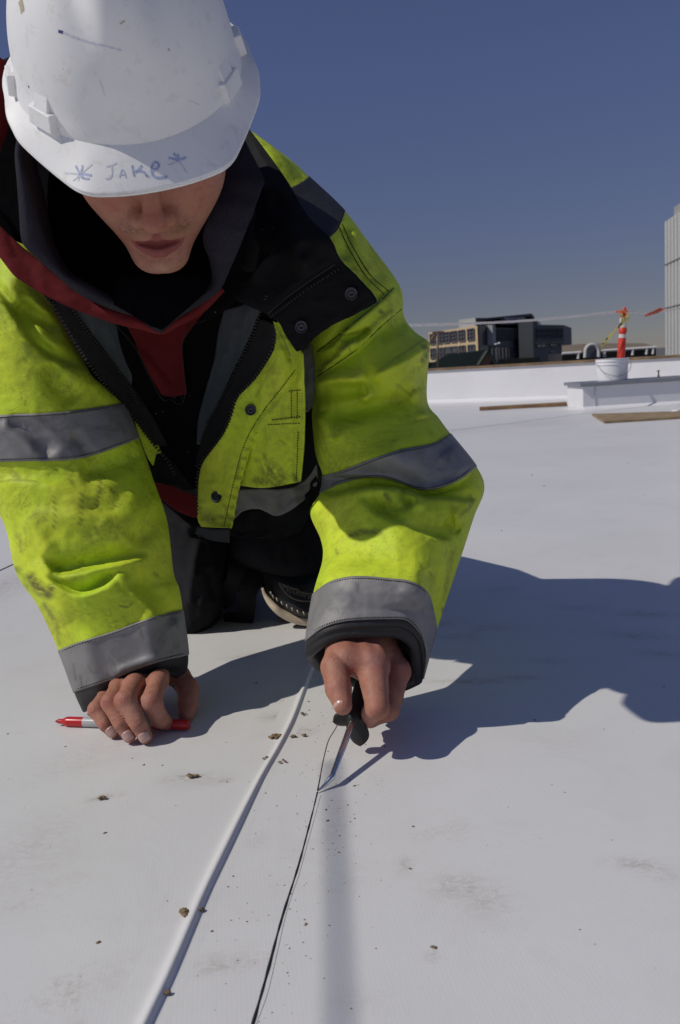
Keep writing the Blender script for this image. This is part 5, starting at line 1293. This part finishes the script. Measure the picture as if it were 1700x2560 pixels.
def nail_mesh(tip, prev, toward, L=.010, W=.0068, r=.0080, name='fingernail', lift=.0):
    """curved plate on the outer side of the last finger bone; toward = direction the nail faces"""
    tip, prev, toward = map(lambda v: np.asarray(v, float), (tip, prev, toward)); d = tip-prev; d /= np.linalg.norm(d)
    n = toward-d*(toward@d); n /= np.linalg.norm(n); s = np.cross(d, n); V = []; nu_, nv_ = 9, 8
    for j in range(nv_):
        v = j/(nv_-1); w = W*(1-.25*(2*v-1)**4)*(.80+.2*min(1, 6*v))
        for i in range(nu_):
            u = (i/(nu_-1)-.5)*2; a = u*w/r*.95
            V.append(tip-d*(L*(1-v)-L*.33)+n*(math.cos(a)*(r+lift)-.35*r*max(0, v-.72)**2*8)+s*math.sin(a)*(r+lift*.5))
    idx = np.arange(nu_*nv_).reshape(nv_, nu_); F = np.stack([idx[:-1,:-1].ravel(), idx[:-1,1:].ravel(), idx[1:,1:].ravel(), idx[1:,:-1].ravel()], 1)
    return np.array(V), F
M_NAIL = simple('nail', (.56, .36, .31), .28, spec=.6, var=.06, vscale=200)
M_NAILW = M_NAIL
NAILS = []

# hand on the deck (left of the picture): knuckles up, fingertips planted towards the camera
def LP_(px, py, Y): return P(px, py, Y)
pk_f = [LP_(268,1735,1.130), LP_(242,1774,1.092), LP_(261,1808,1.080), LP_(282,1830,1.079)]
rg_f = [LP_(298,1716,1.118), LP_(278,1756,1.076), LP_(302,1806,1.062), LP_(323,1840,1.060)]
md_f = [LP_(337,1708,1.112), LP_(315,1750,1.068), LP_(344,1806,1.056), LP_(363,1841,1.056)]
ix_f = [LP_(396,1702,1.115), LP_(378,1755,1.072), LP_(399,1797,1.078), LP_(412,1806,1.090)]
th_f = [LP_(446,1690,1.180), LP_(470,1722,1.160), LP_(470,1762,1.135), LP_(466,1787,1.118)]
fr_ = [finger(pk_f, [.0092, .0104, .0082, .0074]), finger(rg_f, [.0104, .0116, .0094, .0080]), finger(md_f, [.0108, .0124, .0100, .0084]),
       finger(ix_f, [.0112, .0124, .0104, .0092]), finger(th_f, [.0145, .0138, .0124, .0095])]
palmL = [(pk_f[0], LW, .0092, .018), (rg_f[0], LW, .0104, .019), (md_f[0], LW, .0108, .020), (ix_f[0], LW, .0112, .020),
         (LP_(446,1690,1.180), LW, .013, .022), (LP_(300,1745,1.15), LP_(380,1740,1.15), .012, .013), (LW, P(380, 1590, 1.24), .024, .030)]
def marksL(V):
    z0 = np.zeros(len(V)); r = z0.copy()
    for f in (pk_f, rg_f, md_f, ix_f): r = r+.45*blob(V, f[1]+np.array([0, -.008, .004]), .009)+.25*blob(V, f[3]+np.array([0, -.006, 0]), .008)
    for f in (pk_f, rg_f, md_f): r = r+.4*blob(V, f[2]+np.array([0,-.008,.002]), .0035)
    return dict(red=np.clip(r+.35*blob(V, th_f[1], .014)+.4*blob(V, th_f[3], .008), 0, .8), pale=np.clip(.3*blob(V, (np.array(md_f[1])+md_f[2])/2, .012), 0, .5), dark=.12*vnoise(V[:, 0]*220, V[:, 2]*220+V[:, 1]*150, 5)**2)
def exL(p, d):      # skin folds over the last joints, ground contact
    for f in (pk_f, rg_f, md_f):
        a, b = np.asarray(f[1]), np.asarray(f[2]); ax = (b-a)/np.linalg.norm(b-a)
        for o_, dep in ((-.0022, .0009), (.0006, .0011), (.0030, .0007)):
            s = (p-(b+ax*o_))@ax; near = np.clip(1-np.abs(np.linalg.norm(p-b, axis=1)-.009)/.006, 0, 1); d = d+dep*np.exp(-(s/.0008)**2)*near
        k = (p-np.asarray(f[1])); near = np.exp(-(np.linalg.norm(p-(np.asarray(f[1])+np.array([0,-.008,.005])), axis=1)/.006)**2)
        d = d+.0005*near*np.sin((k@ax)*3800)
    return np.maximum(d, (.0018-p[:, 2]))
pts_all = np.vstack([pk_f, rg_f, md_f, ix_f, th_f, [LW]])
hand('l', fr_, palmL, 4, pts_all.min(0)-.02, pts_all.max(0)+np.array([.02, .035, .03]), extra=exL, marks=marksL)
nd = np.array([0, -1.0, .42])
for f, r in ((pk_f, .0077), (rg_f, .0083), (md_f, .0087)): NAILS.append(nail_mesh(f[3], f[2], nd, L=.0115, W=r*.82, r=r, lift=.0006))

# hand gripping the tool (right of the picture), seen from the thumb side
T0, T1, T2 = on_deck(791, 1984, .0008), G(831, 1941, .0095), P(880, 1806, .990)
shaft_dir = (T2-T1)/np.linalg.norm(T2-T1)
H1 = T2+shaft_dir*.115; hx = shaft_dir
ixm, ixp, ixd, ixt = P(930,1664,1.016), P(944,1770,.968), P(922,1790,1.002), P(893,1762,1.016)
th0, th1, th2, th3 = P(858,1622,1.040), P(838,1668,1.010), P(846,1722,.985), P(857,1764,.968)
mdm, mdp, mdd, mdt = P(992,1678,1.045), P(972,1776,1.010), P(925,1795,1.020), P(896,1762,1.040)
rgm, rgp, rgd, rgt = P(1000,1672,1.066), P(985,1745,1.040), P(940,1765,1.045), P(905,1745,1.062)
pkm, pkp, pkd, pkt = P(1000,1660,1.085), P(988,1715,1.065), P(950,1735,1.068), P(915,1720,1.080)
fR = [finger([ixm, ixp, ixd, ixt], [.0185, .0122, .0105, .0090]), finger([mdm, mdp, mdd, mdt], [.0150, .0115, .0105, .0090]), finger([rgm, rgp, rgd, rgt], [.0125, .0100, .0092, .0078]),
      finger([pkm, pkp, pkd, pkt], [.011, .0088, .0080, .0070]), finger([th0, th1, th2, th3], [.0185, .0155, .0138, .0100])]
palmR = [(ixm, RW, .0185, .025), (mdm, RW, .0150, .026), (rgm, RW, .0140, .025), (pkm, RW, .012, .022), (th0, RW, .019, .025), (P(868,1645,1.018), ixm, .0185, .0175), (P(862,1640,1.035), P(905,1610,1.06), .018, .022), (RW, P(905, 1480, 1.13), .029, .032)]
def marksR(V):
    b = .95*blob(V, P(878,1679,.996), .0040)+.9*blob(V, P(884,1677,.996), .0028)+.8*blob(V, P(918,1700,.985), .0012)
    r = .5*blob(V, P(944,1660,.995), .013)+.35*blob(V, P(1012,1676,1.03), .014)+.35*blob(V, th2, .013)+.4*blob(V, ixp, .012)+.35*blob(V, P(900,1620,1.02), .02)
    return dict(red=np.clip(r, 0, .6), blood=np.clip(b*1.2, 0, 1), pale=.3*blob(V, P(930,1650,1.0), .010), dark=.10*vnoise(V[:, 0]*220, V[:, 2]*220+V[:, 1]*150, 6)**2+.2*blob(V, P(850,1668,.99), .008)*vnoise(V[:, 0]*900, V[:, 2]*900, 7))
def groove(p, d, a, b, depth, w):
    a, b = np.asarray(a, float), np.asarray(b, float); ab = b-a; t = np.clip(((p-a)@ab)/(ab@ab), 0, 1)
    q = np.linalg.norm(p-(a+t[:, None]*ab), axis=1); return d+depth*np.exp(-(q/w)**2)
def exR(p, d):
    d = groove(p, d, P(833,1640,.992), P(876,1682,.985), .0022, .0030)
    d = groove(p, d, P(843,1645,.990), P(868,1668,.985), .0015, .0020)
    d = groove(p, d, P(836,1700,.970), P(862,1694,.965), .0008, .0016); d = groove(p, d, P(836,1708,.968), P(860,1703,.962), .0007, .0014)
    for k, (a, b) in enumerate((((948,1600,1.02),(965,1670,1.01)), ((905,1590,1.03),(925,1640,1.0)), ((985,1600,1.04),(1000,1660,1.03)))):
        d = d-.0018*np.exp(-(np.linalg.norm(p-(np.array(P(*a))+np.clip(((p-P(*a))@(P(*b)-P(*a)))/((P(*b)-P(*a))@(P(*b)-P(*a))), 0, 1)[:, None]*(P(*b)-P(*a))), axis=1)/.006)**2)
    d = groove(p, d, P(975,1640,1.03), P(985,1720,1.0), .0025, .006)
    return d
pts_all = np.vstack([ixm, ixp, ixd, ixt, th0, th1, th2, th3, mdm, mdp, mdd, rgm, rgp, pkm, pkp, pkt, RW])
hand('r', fR, palmR, 4, pts_all.min(0)-.028, pts_all.max(0)+np.array([.028, .035, .03]), extra=exR, marks=marksR)
NAILS.append(nail_mesh(th3, th2, np.array([-.55, -.6, .35]), L=.012, W=.0085, r=.0092, lift=.0008))

Vb, Fb = np.vstack(body_V), np.vstack(body_F)
BODY = mesh('body', Vb, Fb, M_SKIN, PERSON)
for k, v in body_A.items():
    a_ = BODY.data.attributes.new(k, 'FLOAT', 'POINT'); a_.data.foreach_set('value', np.concatenate(v).astype(np.float32))
for V, F in NAILS:
    o = mesh('fingernail', V, F, M_NAIL, BODY); md = o.modifiers.new('thickness', 'SOLIDIFY'); md.thickness = .0005; md.offset = 0
# teeth behind the parted lips
mb = MB()
for k in range(-3, 4): 
    M_ = HM@np.array([[math.cos(k*.13), math.sin(k*.13), 0], [-math.sin(k*.13), math.cos(k*.13), 0], [0, 0, 1]])
    mb.box(hf((.0068*k, .0895-.0012*k*k*.35, -.0640)), .0068, .004, .0058, M_)
o = mb.build('teeth', simple('teeth', (.6, .56, .48), .25, spec=.6), BODY); bevel(o, .001, 2)
# dark inside of the mouth
mb = MB(); mb.lathe([(.0001, -.006), (.012, -.005), (.016, 0), (.012, .004), (.0001, .005)], 16, hf((0, .068, -.0690)), HM); mb.build('mouth_interior', simple('mouth_dark', (.03, .008, .008), .6), BODY, smooth=True)
# short hair at temples and nape under the hat
M_HAIR = simple('brown_hair', (.06, .035, .02), .7, var=.4, vscale=300, bmp=.5, bscale=900)
Vc, Fc = surface_nets(lambda p: smax(ell(p, (0, -.018, .034), (.078, .096, .092)), -(ell(p, (0, .06, -.02), (.085, .07, .10))), .01), (-.085, -.12, -.07), (.085, .09, .06), .004)
mesh('hair', hf(Vc), Fc, M_HAIR, PERSON)

# ---- hard hat
M_HAT = None
def mat_hat():
    m, t, b = nt_new('hat_plastic'); p = pos(t)
    n = noise(t, 9, 5, .6, .2, p); c = ramp(t, n.outputs[0], [(.3, (.80, .80, .79)), (.7, (.86, .86, .85))]).outputs[0]
    f = noise(t, 60, 6, .75, .5, p); c = mix(t, math_n(t, 'MULTIPLY', ramp(t, f.outputs[0], [(.54, 0.0), (.72, 1.0)]).outputs[0], .40), c, (.50, .46, .38))
    vo = _n(t, 'ShaderNodeTexVoronoi'); vo.inputs['Scale'].default_value = 90; t.links.new(p, vo.inputs['Vector'])
    gt = ramp(t, noise(t, 12, 2, .6, 0, p).outputs[0], [(.5, 0.0), (.6, 1.0)]).outputs[0]
    c = mix(t, math_n(t, 'MULTIPLY', math_n(t, 'MULTIPLY', ramp(t, vo.outputs['Distance'], [(.04, 1.0), (.07, 0.0)]).outputs[0], gt), .55), c, (.2, .17, .13))
    t.links.new(c, b.inputs['Base Color']); b.inputs['Roughness'].default_value = .48; b.inputs['Specular IOR Level'].default_value = .4
    b.inputs['Subsurface Weight'].default_value = .15; b.inputs['Subsurface Radius'].default_value = (.01, .01, .01); b.inputs['Subsurface Scale'].default_value = .4
    sc = noise(t, 34, 3, .6, 3.0, p); bump(t, b, sc.outputs[0], .035, .002)
    return m
M_HAT = mat_hat()
# local hat frame = head frame tilted back a little
HYW = R(4.5); HH = HMH@np.array([[math.cos(HYW), math.sin(HYW), 0], [-math.sin(HYW), math.cos(HYW), 0], [0, 0, 1]])
def hh(p): return HOH+np.asarray(p, float)@HH.T
HATC = np.array([.002, .006, .051]); DA, DF, DB, DZ = .1015, .124, .126, .140
def hat_dome(th, ph):
    """th 0..2pi around from +x, ph 0 (rim) .. pi/2 (top)"""
    b = DF if math.sin(th) > 0 else DB
    e = .90
    cx, sx = math.cos(th), math.sin(th); cp = math.cos(ph)**e; sp = math.sin(ph)**.94
    x = DA*cx*cp; y = b*sx*cp; z = DZ*sp
    # flare out at the foot of the dome
    fl = math.exp(-(ph/.10)**2)*.004; x += cx*fl; y += sx*fl
    # raised keel from brow to crown with two side channels
    if y > -.09:
        q = x/.020; hgt = .0085*max(0, min(1, (ph-.40)/.50))
        k = hgt*math.exp(-q**4)-.0040*max(0, min(1, (ph-.45)/.5))*math.exp(-((abs(x)-.034)/.010)**2)
        nrm_ = np.array([x/DA**2, y/b**2, z/DZ**2]); nrm_ /= np.linalg.norm(nrm_)+1e-9; x += nrm_[0]*k; y += nrm_[1]*k; z += nrm_[2]*k
    return np.array([x, y, z])+HATC
BR = [(0, .118), (20, .121), (38, .131), (50, .150), (56, .166), (62, .172), (70, .1665), (80, .162), (90, .1605)]     # degrees from +x towards the front -> brim radius
def brim_r(th):
    d = math.degrees(th) % 360
    if d > 180:
        return .118+.022*abs(math.sin(math.radians(d)))**1.2
    c, s = abs(math.cos(th)), math.sin(th)
    pl_ = [(.118, 0), (.1195, .030), (.113, .062), (.072, .138), (.066, .147), (.057, .153), (.028, .161), (0, .163), (-.02, .162)]
    for (x0, y0), (x1, y1) in zip(pl_[:-1], pl_[1:]):
        den = c*(y1-y0)-s*(x1-x0)
        if abs(den) < 1e-12: continue
        u = (s*x0-c*y0)/den; r = (x0*(y1-y0)-y0*(x1-x0))/den
        if -1e-6 <= u <= 1+1e-6 and r > 0: return r
    return .158
NT, NPh = 220, 64
hat = empty('hard_hat', hh((0, 0, .05))); hatw = hh((0, 0, .05)); hat.parent = PERSON; hat.location = Vector(hatw-np.array([-.18, 1.5, 0]))
V = []; ths = np.linspace(0, 2*math.pi, NT, endpoint=False)
for j in range(NPh):
    ph = (j/(NPh-1))**1.15*math.pi/2*.9995
    for th in ths: V.append(hat_dome(th, ph))
V = np.array(V); idx = np.arange(NT*NPh).reshape(NPh, NT)
F = np.stack([idx[:-1].ravel(), np.roll(idx, -1, 1)[:-1].ravel(), np.roll(idx, -1, 1)[1:].ravel(), idx[1:].ravel()], 1).tolist()+[tuple(idx[-1].tolist())]
shell = mesh('shell', hh(V), F, M_HAT, hat); md = shell.modifiers.new('thickness', 'SOLIDIFY'); md.thickness = .003; md.offset = -1
rad = np.array([brim_r(t) for t in ths]); k_ = np.ones(5)/5; rad = np.convolve(np.concatenate([rad[-2:], rad, rad[:2]]), k_, 'valid')
NB = 26; V = []
for j in range(NB):
    s = j/(NB-1)
    for i, th in enumerate(ths):
        b0 = hat_dome(th, 0.0); c, s_ = math.cos(th), math.sin(th)
        r0__ = math.hypot(b0[0]-HATC[0], b0[1]-HATC[1]); r = r0__-.002+(rad[i]-r0__+.002)*s; L_ = rad[i]-r0__
        fr__ = max(0, s_)**2.0
        drop = -(.023*fr__*s**1.2)-.006*s*(1-fr__)-.016*(abs(c)**2.5)*fr__*s-.012*fr__*(c*c)*s+.002*(1-s)**3
        V.append(np.array([HATC[0]+c*r, HATC[1]+s_*r, HATC[2]+drop]))
V = np.array(V); idx = np.arange(NT*NB).reshape(NB, NT)
F = np.stack([idx[:-1].ravel(), idx[1:].ravel(), np.roll(idx, -1, 1)[1:].ravel(), np.roll(idx, -1, 1)[:-1].ravel()], 1)
brim = mesh('brim', hh(V), F, M_HAT, hat); md = brim.modifiers.new('thickness', 'SOLIDIFY'); md.thickness = .0032; md.offset = -1
md = brim.modifiers.new('bevel', 'BEVEL'); md.width = .0012; md.segments = 2; md.limit_method = 'ANGLE'; md.angle_limit = R(50)
rimp = [hh(v) for v in V.reshape(NB, NT, 3)[-1]]; mb = MB(); mb.tube(rimp+[rimp[0], rimp[1]], .0021, 8, caps=False); mb.build('brim_edge', M_HAT, brim, smooth=True)
# slot lugs on the foot of the dome: wedge blocks with a stepped top
def lug(th, w, h0, h1, depth, name='slot_lug', fl=1):
    b0 = hat_dome(th, .02); t1 = hat_dome(th+.02, .02)-b0; t1 /= np.linalg.norm(t1)
    b1 = hat_dome(th, .38); up = b1-b0; up /= np.linalg.norm(up); n = np.cross(t1, up); 
    if n@(b0-HATC) < 0: n = -n
    def pt(a, u, d): return hh(b0+t1*a+up*u+n*d)
    mb = MB(); w2 = w/2
    # lower block
    lo_ = [pt(-w2, -.002, -.004), pt(w2, -.002, -.004), pt(w2, h0, -.004), pt(-w2, h0, -.004)]
    ou = [pt(-w2*.92, .0, depth), pt(w2*.92, .0, depth), pt(w2*.86, h0*.95, depth*.95), pt(-w2*.86, h0*.95, depth*.95)]
    mb.add(lo_+ou, [(0,1,5,4),(1,2,6,5),(2,3,7,6),(3,0,4,7),(4,5,6,7),(3,2,1,0)])
    lo2 = [pt(-w2*.62, h0*.8, -.004), pt(w2*.62, h0*.8, -.004), pt(w2*.5, h1, -.004), pt(-w2*.5, h1, -.004)]
    ou2 = [pt(-w2*.60, h0*.8, depth*.80), pt(w2*.60, h0*.8, depth*.80), pt(w2*.48, h1, .0016), pt(-w2*.48, h1, .0016)]
    mb.add(lo2+ou2, [(0,1,5,4),(1,2,6,5),(2,3,7,6),(3,0,4,7),(4,5,6,7),(3,2,1,0)])
    o = mb.build(name, M_HAT, shell); bevel(o, .0013, 3); return o
lug(R(90+52), .036, .017, .034, .0085); lug(R(90-52), .036, .017, .034, .0085)
lug(R(90+86), .024, .020, .022, .0095, 'side_slot'); lug(R(90-86), .024, .020, .022, .0095, 'side_slot')

# handwriting and scuffs on the hat, laid on its surface
M_INK = simple('faded_blue_ink', (.40, .46, .66), .6, var=.35, vscale=400); M_INKF = simple('very_faded_ink', (.62, .64, .72), .6, var=.2, vscale=400); M_INKD = simple('dark_blue_ink', (.05, .07, .22), .5)
dg = None
def bvh_of(objs):
    Vs, Fs = [], []
    bpy.context.view_layer.update(); dg_ = bpy.context.evaluated_depsgraph_get()
    for o in objs:
        n = len(Vs); wl_ = world_loc(o); me_ = o.evaluated_get(dg_).data; Vs += [Vector(v.co)+Vector(wl_) for v in me_.vertices]; Fs += [tuple(i+n for i in p.vertices) for p in me_.polygons]
    return BVHTree.FromPolygons(Vs, Fs)
HB = bvh_of([shell, brim])
def hit(px, py, bv=HB):
    d = ray(px, py); h = bv.ray_cast(Vector(CP), Vector(d).normalized()); return None if h[0] is None else (np.array(h[0]), np.array(h[1]))
def ink(name, strokes_, mat, parent, w=.0007, bv=None):
    mb = MB()
    for st in strokes_:
        c = catmull(np.array(st, float), max(5, 5*len(st))); W = []
        for q in c:
            h = hit(q[0], q[1], bv or HB)
            if h is None: continue
            n = h[1] if h[1]@(CP-h[0]) > 0 else -h[1]; W.append((h[0]+n*.00025, n))
        if len(W) < 2: continue
        V = []
        for i, (a, n) in enumerate(W):
            d = W[min(i+1, len(W)-1)][0]-W[max(i-1, 0)][0]; d /= np.linalg.norm(d)+1e-12; s = np.cross(d, n); ww = w*(.7+.5*math.sin(i*1.3)**2); V += [a-s*ww, a+s*ww]
        mb.add(V, [(2*i, 2*i+1, 2*i+3, 2*i+2) for i in range(len(W)-1)])
    if mb.F:
        o = mb.build(name, mat, parent); return o
ZA = lambda pts: [(p[0]/4.294, p[1]/4.294+150) for p in pts]
ZB = lambda pts: [(p[0]/2.851+150, p[1]/2.851+380) for p in pts]
ink('marker_star', [ZA([(812,1135),(840,1190),(865,1240)]), ZA([(885,1130),(880,1180),(858,1235)]), ZA([(860,1220),(920,1228),(985,1240)]), ZA([(865,1240),(900,1270),(960,1278)])], M_INK, brim, .0010)
ink('marker_star', [ZA([(990,1118),(930,1170),(880,1220)]), ZA([(700,1215),(780,1218),(850,1225)]), ZA([(850,1235),(820,1270),(785,1295)]), ZA([(855,1245),(840,1300)])], M_INKF, brim, .0007)
ink('marker_writing', [ZB([(330,105),(370,95),(405,78)]), ZB([(368,100),(372,140),(365,175),(345,192),(325,188)])], M_INKF, brim, .0007)
ink('marker_writing', [ZB([(424,184),(432,150),(444,122)]), ZB([(444,122),(456,138),(464,160),(468,184)]), ZB([(430,162),(464,160)])], simple('mid_faded_ink', (.50, .53, .68), .6), brim, .0006)
ink('marker_writing', [ZB([(515,95),(520,130),(530,175)]), ZB([(585,95),(560,125),(535,145)]), ZB([(535,145),(570,135),(605,150),(615,170),(635,175)])], M_INK, brim, .0009)
ink('marker_writing', [ZB([(655,130),(690,120),(705,95),(690,72),(670,80),(655,110),(655,150),(675,178),(715,185),(765,175)])], M_INK, brim, .0011)
ink('marker_star', [ZB([(772,42),(820,52),(850,55)]), ZB([(810,8),(830,35),(850,60)]), ZB([(840,15),(845,55)]), ZB([(900,38),(865,52),(830,66)])], M_INK, brim, .0011)
ink('marker_star', [ZB([(845,60),(880,110),(905,150)]), ZB([(770,92),(800,84),(830,66)])], M_INKF, brim, .0006)
ink('pen_scratch', [[(146,78),(158,81)]], M_INKD, shell, .0012); ink('pen_scratch', [[(158,81),(200,98),(250,112),(304,126)]], M_INKF, shell, .0006)
ink('pen_scratch', [[(72,214),(72,219)]], M_INKD, shell, .0009)
M_SCR = simple('grey_scratch', (.66, .66, .65), .6)
M_GLUE = simple('yellowed_scuff', (.48, .42, .28), .5)
ink('pen_scratch', [[(420,120),(424,128)], [(300,60),(312,52)]], M_GLUE, shell, .0006); ink('pen_scratch', [[(130,300),(150,330),(155,350)], [(470,250),(500,262)], [(250,200),(262,240)]], M_SCR, shell, .0004)
ink('yellow_scuff', [[(50,0),(54,14),(57,30)]], M_GLUE, shell, .0035)

# ================================================================ TOOL AND MARKER
M_CHROME = simple('chromed_steel', (.78, .79, .80), .2, metal=1.0, var=.05); M_GRIP = simple('black_rubber_grip', (.016, .015, .014), .5, spec=.45, var=.2, bmp=.15, bscale=400)
TL = empty('seam_probe', T0, 'bent steel seam probe with black grip held in the hand on the right', 'hand tool')
path = [T0+np.array([0, 0, .0006]), T0*.5+T1*.5+np.array([.0, .0, -.0008]), T1-(T1-T0)*.14, T1, T1+(T2-T1)*.08, T1+(T2-T1)*.4, T2, T2+shaft_dir*.02]
c = catmull(np.array(path), 60); s = np.linspace(0, 1, 60); mb = MB(); mb.tube(c, np.interp(s, [0, .12, .28, .42, 1], [.0004, .0018, .0031, .0034, .0036]), 14); mb.build('steel_shaft', M_CHROME, TL, smooth=True)
mb = MB(); fm = fr(shaft_dir)
mb.lathe([(.0036, -.001), (.0052, -.0005), (.0085, .004), (.0105, .010), (.0100, .022), (.0112, .040), (.0125, .060), (.0118, .075), (.0100, .086), (.006, .092), (.0005, .093)], 28, T2, fm)
mb.build('grip', M_GRIP, TL, smooth=True)
# winged guard: two ear-shaped lobes
def wing(sgn, L_, wdt, thick, bend, ang):
    mb = MB(); n = 26; V = []; side = CR-shaft_dir*(CR@shaft_dir); side /= np.linalg.norm(side); v2 = np.cross(shaft_dir, side)
    dirn = side*math.cos(ang)+v2*math.sin(ang); oth = np.cross(shaft_dir, dirn)
    for i in range(n+1):
        t = i/n; w = wdt*max(0.0, 1-(max(0, t-.35)/.65)**2.6)**.5*(.85+.3*t)+.0004; c_ = T2+shaft_dir*(.0045+bend*t*t)+dirn*(L_*t)
        for k in range(12):
            a = 2*math.pi*k/12; V.append(c_+oth*w*math.cos(a)+shaft_dir*thick*math.sin(a)*(.6+.6*min(1, 2*t)))
    F = [(i*12+k, i*12+(k+1)%12, (i+1)*12+(k+1)%12, (i+1)*12+k) for i in range(n) for k in range(12)]+[tuple(range(12))[::-1], tuple(range(n*12, n*12+12))]
    mb.add(V, F); return mb.build('guard_wing', M_GRIP, TL, smooth=True)
wing(1, .0215, .0100, .0032, -.003, R(172)); wing(1, .0285, .0125, .0038, -.008, R(66))

M_MRED = simple('red_marker_plastic', (.50, .012, .012), .3, spec=.55, var=.05); M_MGR = simple('grey_marker_barrel', (.42, .42, .43), .4, var=.04); M_MNIB = simple('worn_red_nib', (.20, .05, .045), .8)
r_ = .0063; m0, m1 = G(138, 1803, r_+.001), G(472, 1812, r_+.001)
MK = empty('marker_pen', m0, 'red and grey marker pen lying under the fingers of the hand on the deck', 'marker')
ax = (m1-m0)/np.linalg.norm(m1-m0); MF = fr(ax) if abs(ax[0]) < .9 else np.column_stack([np.cross([0, 1, 0], ax)/np.linalg.norm(np.cross([0, 1, 0], ax)), np.cross(ax, np.cross([0, 1, 0], ax)/np.linalg.norm(np.cross([0, 1, 0], ax))), ax])
LM = np.linalg.norm(m1-m0)
mb = MB(); mb.lathe([(.0004, 0), (.0016, .002), (.0024, .005)], 16, m0, MF); mb.build('nib', M_MNIB, MK, smooth=True)
mb = MB(); mb.lathe([(.0026, .004), (.0030, .005), (.0032, .010), (.0040, .012), (.0058, .0155), (.0062, .019), (.0062, .039)], 24, m0, MF); sharp(mb.build('red_cone', M_MRED, MK, smooth=True))
mb = MB(); mb.lathe([(.0060, .0385), (.0062, .039), (.0063, LM-.045), (.006, LM-.0448)], 24, m0, MF); mb.build('barrel', M_MGR, MK, smooth=True)
mb = MB(); mb.lathe([(.0064, LM-.046), (.0066, LM-.045), (.0060, LM-.002), (.0050, LM), (.0001, LM)], 24, m0, MF); sharp(mb.build('red_end', M_MRED, MK, smooth=True))
# unseen bar added left of the frame only to cast the soft shadow stripe
zr = 1.6; ts = np.array(to_sun)
RA, RB = G(858, 2750)+ts*(zr/ts[2]), G(830, 1900)+ts*(zr/ts[2])
mb = MB(); mb.tube([RA, RB], .0038, 14)
sr = mb.build('shadow_caster_bar', simple('shadow_caster_grey', (.4, .4, .4), .4, metal=.7), smooth=True, loc=RA)
tag(sr, 'unseen grey bar added left of the camera to cast a soft shadow stripe on the deck', 'added shadow caster')
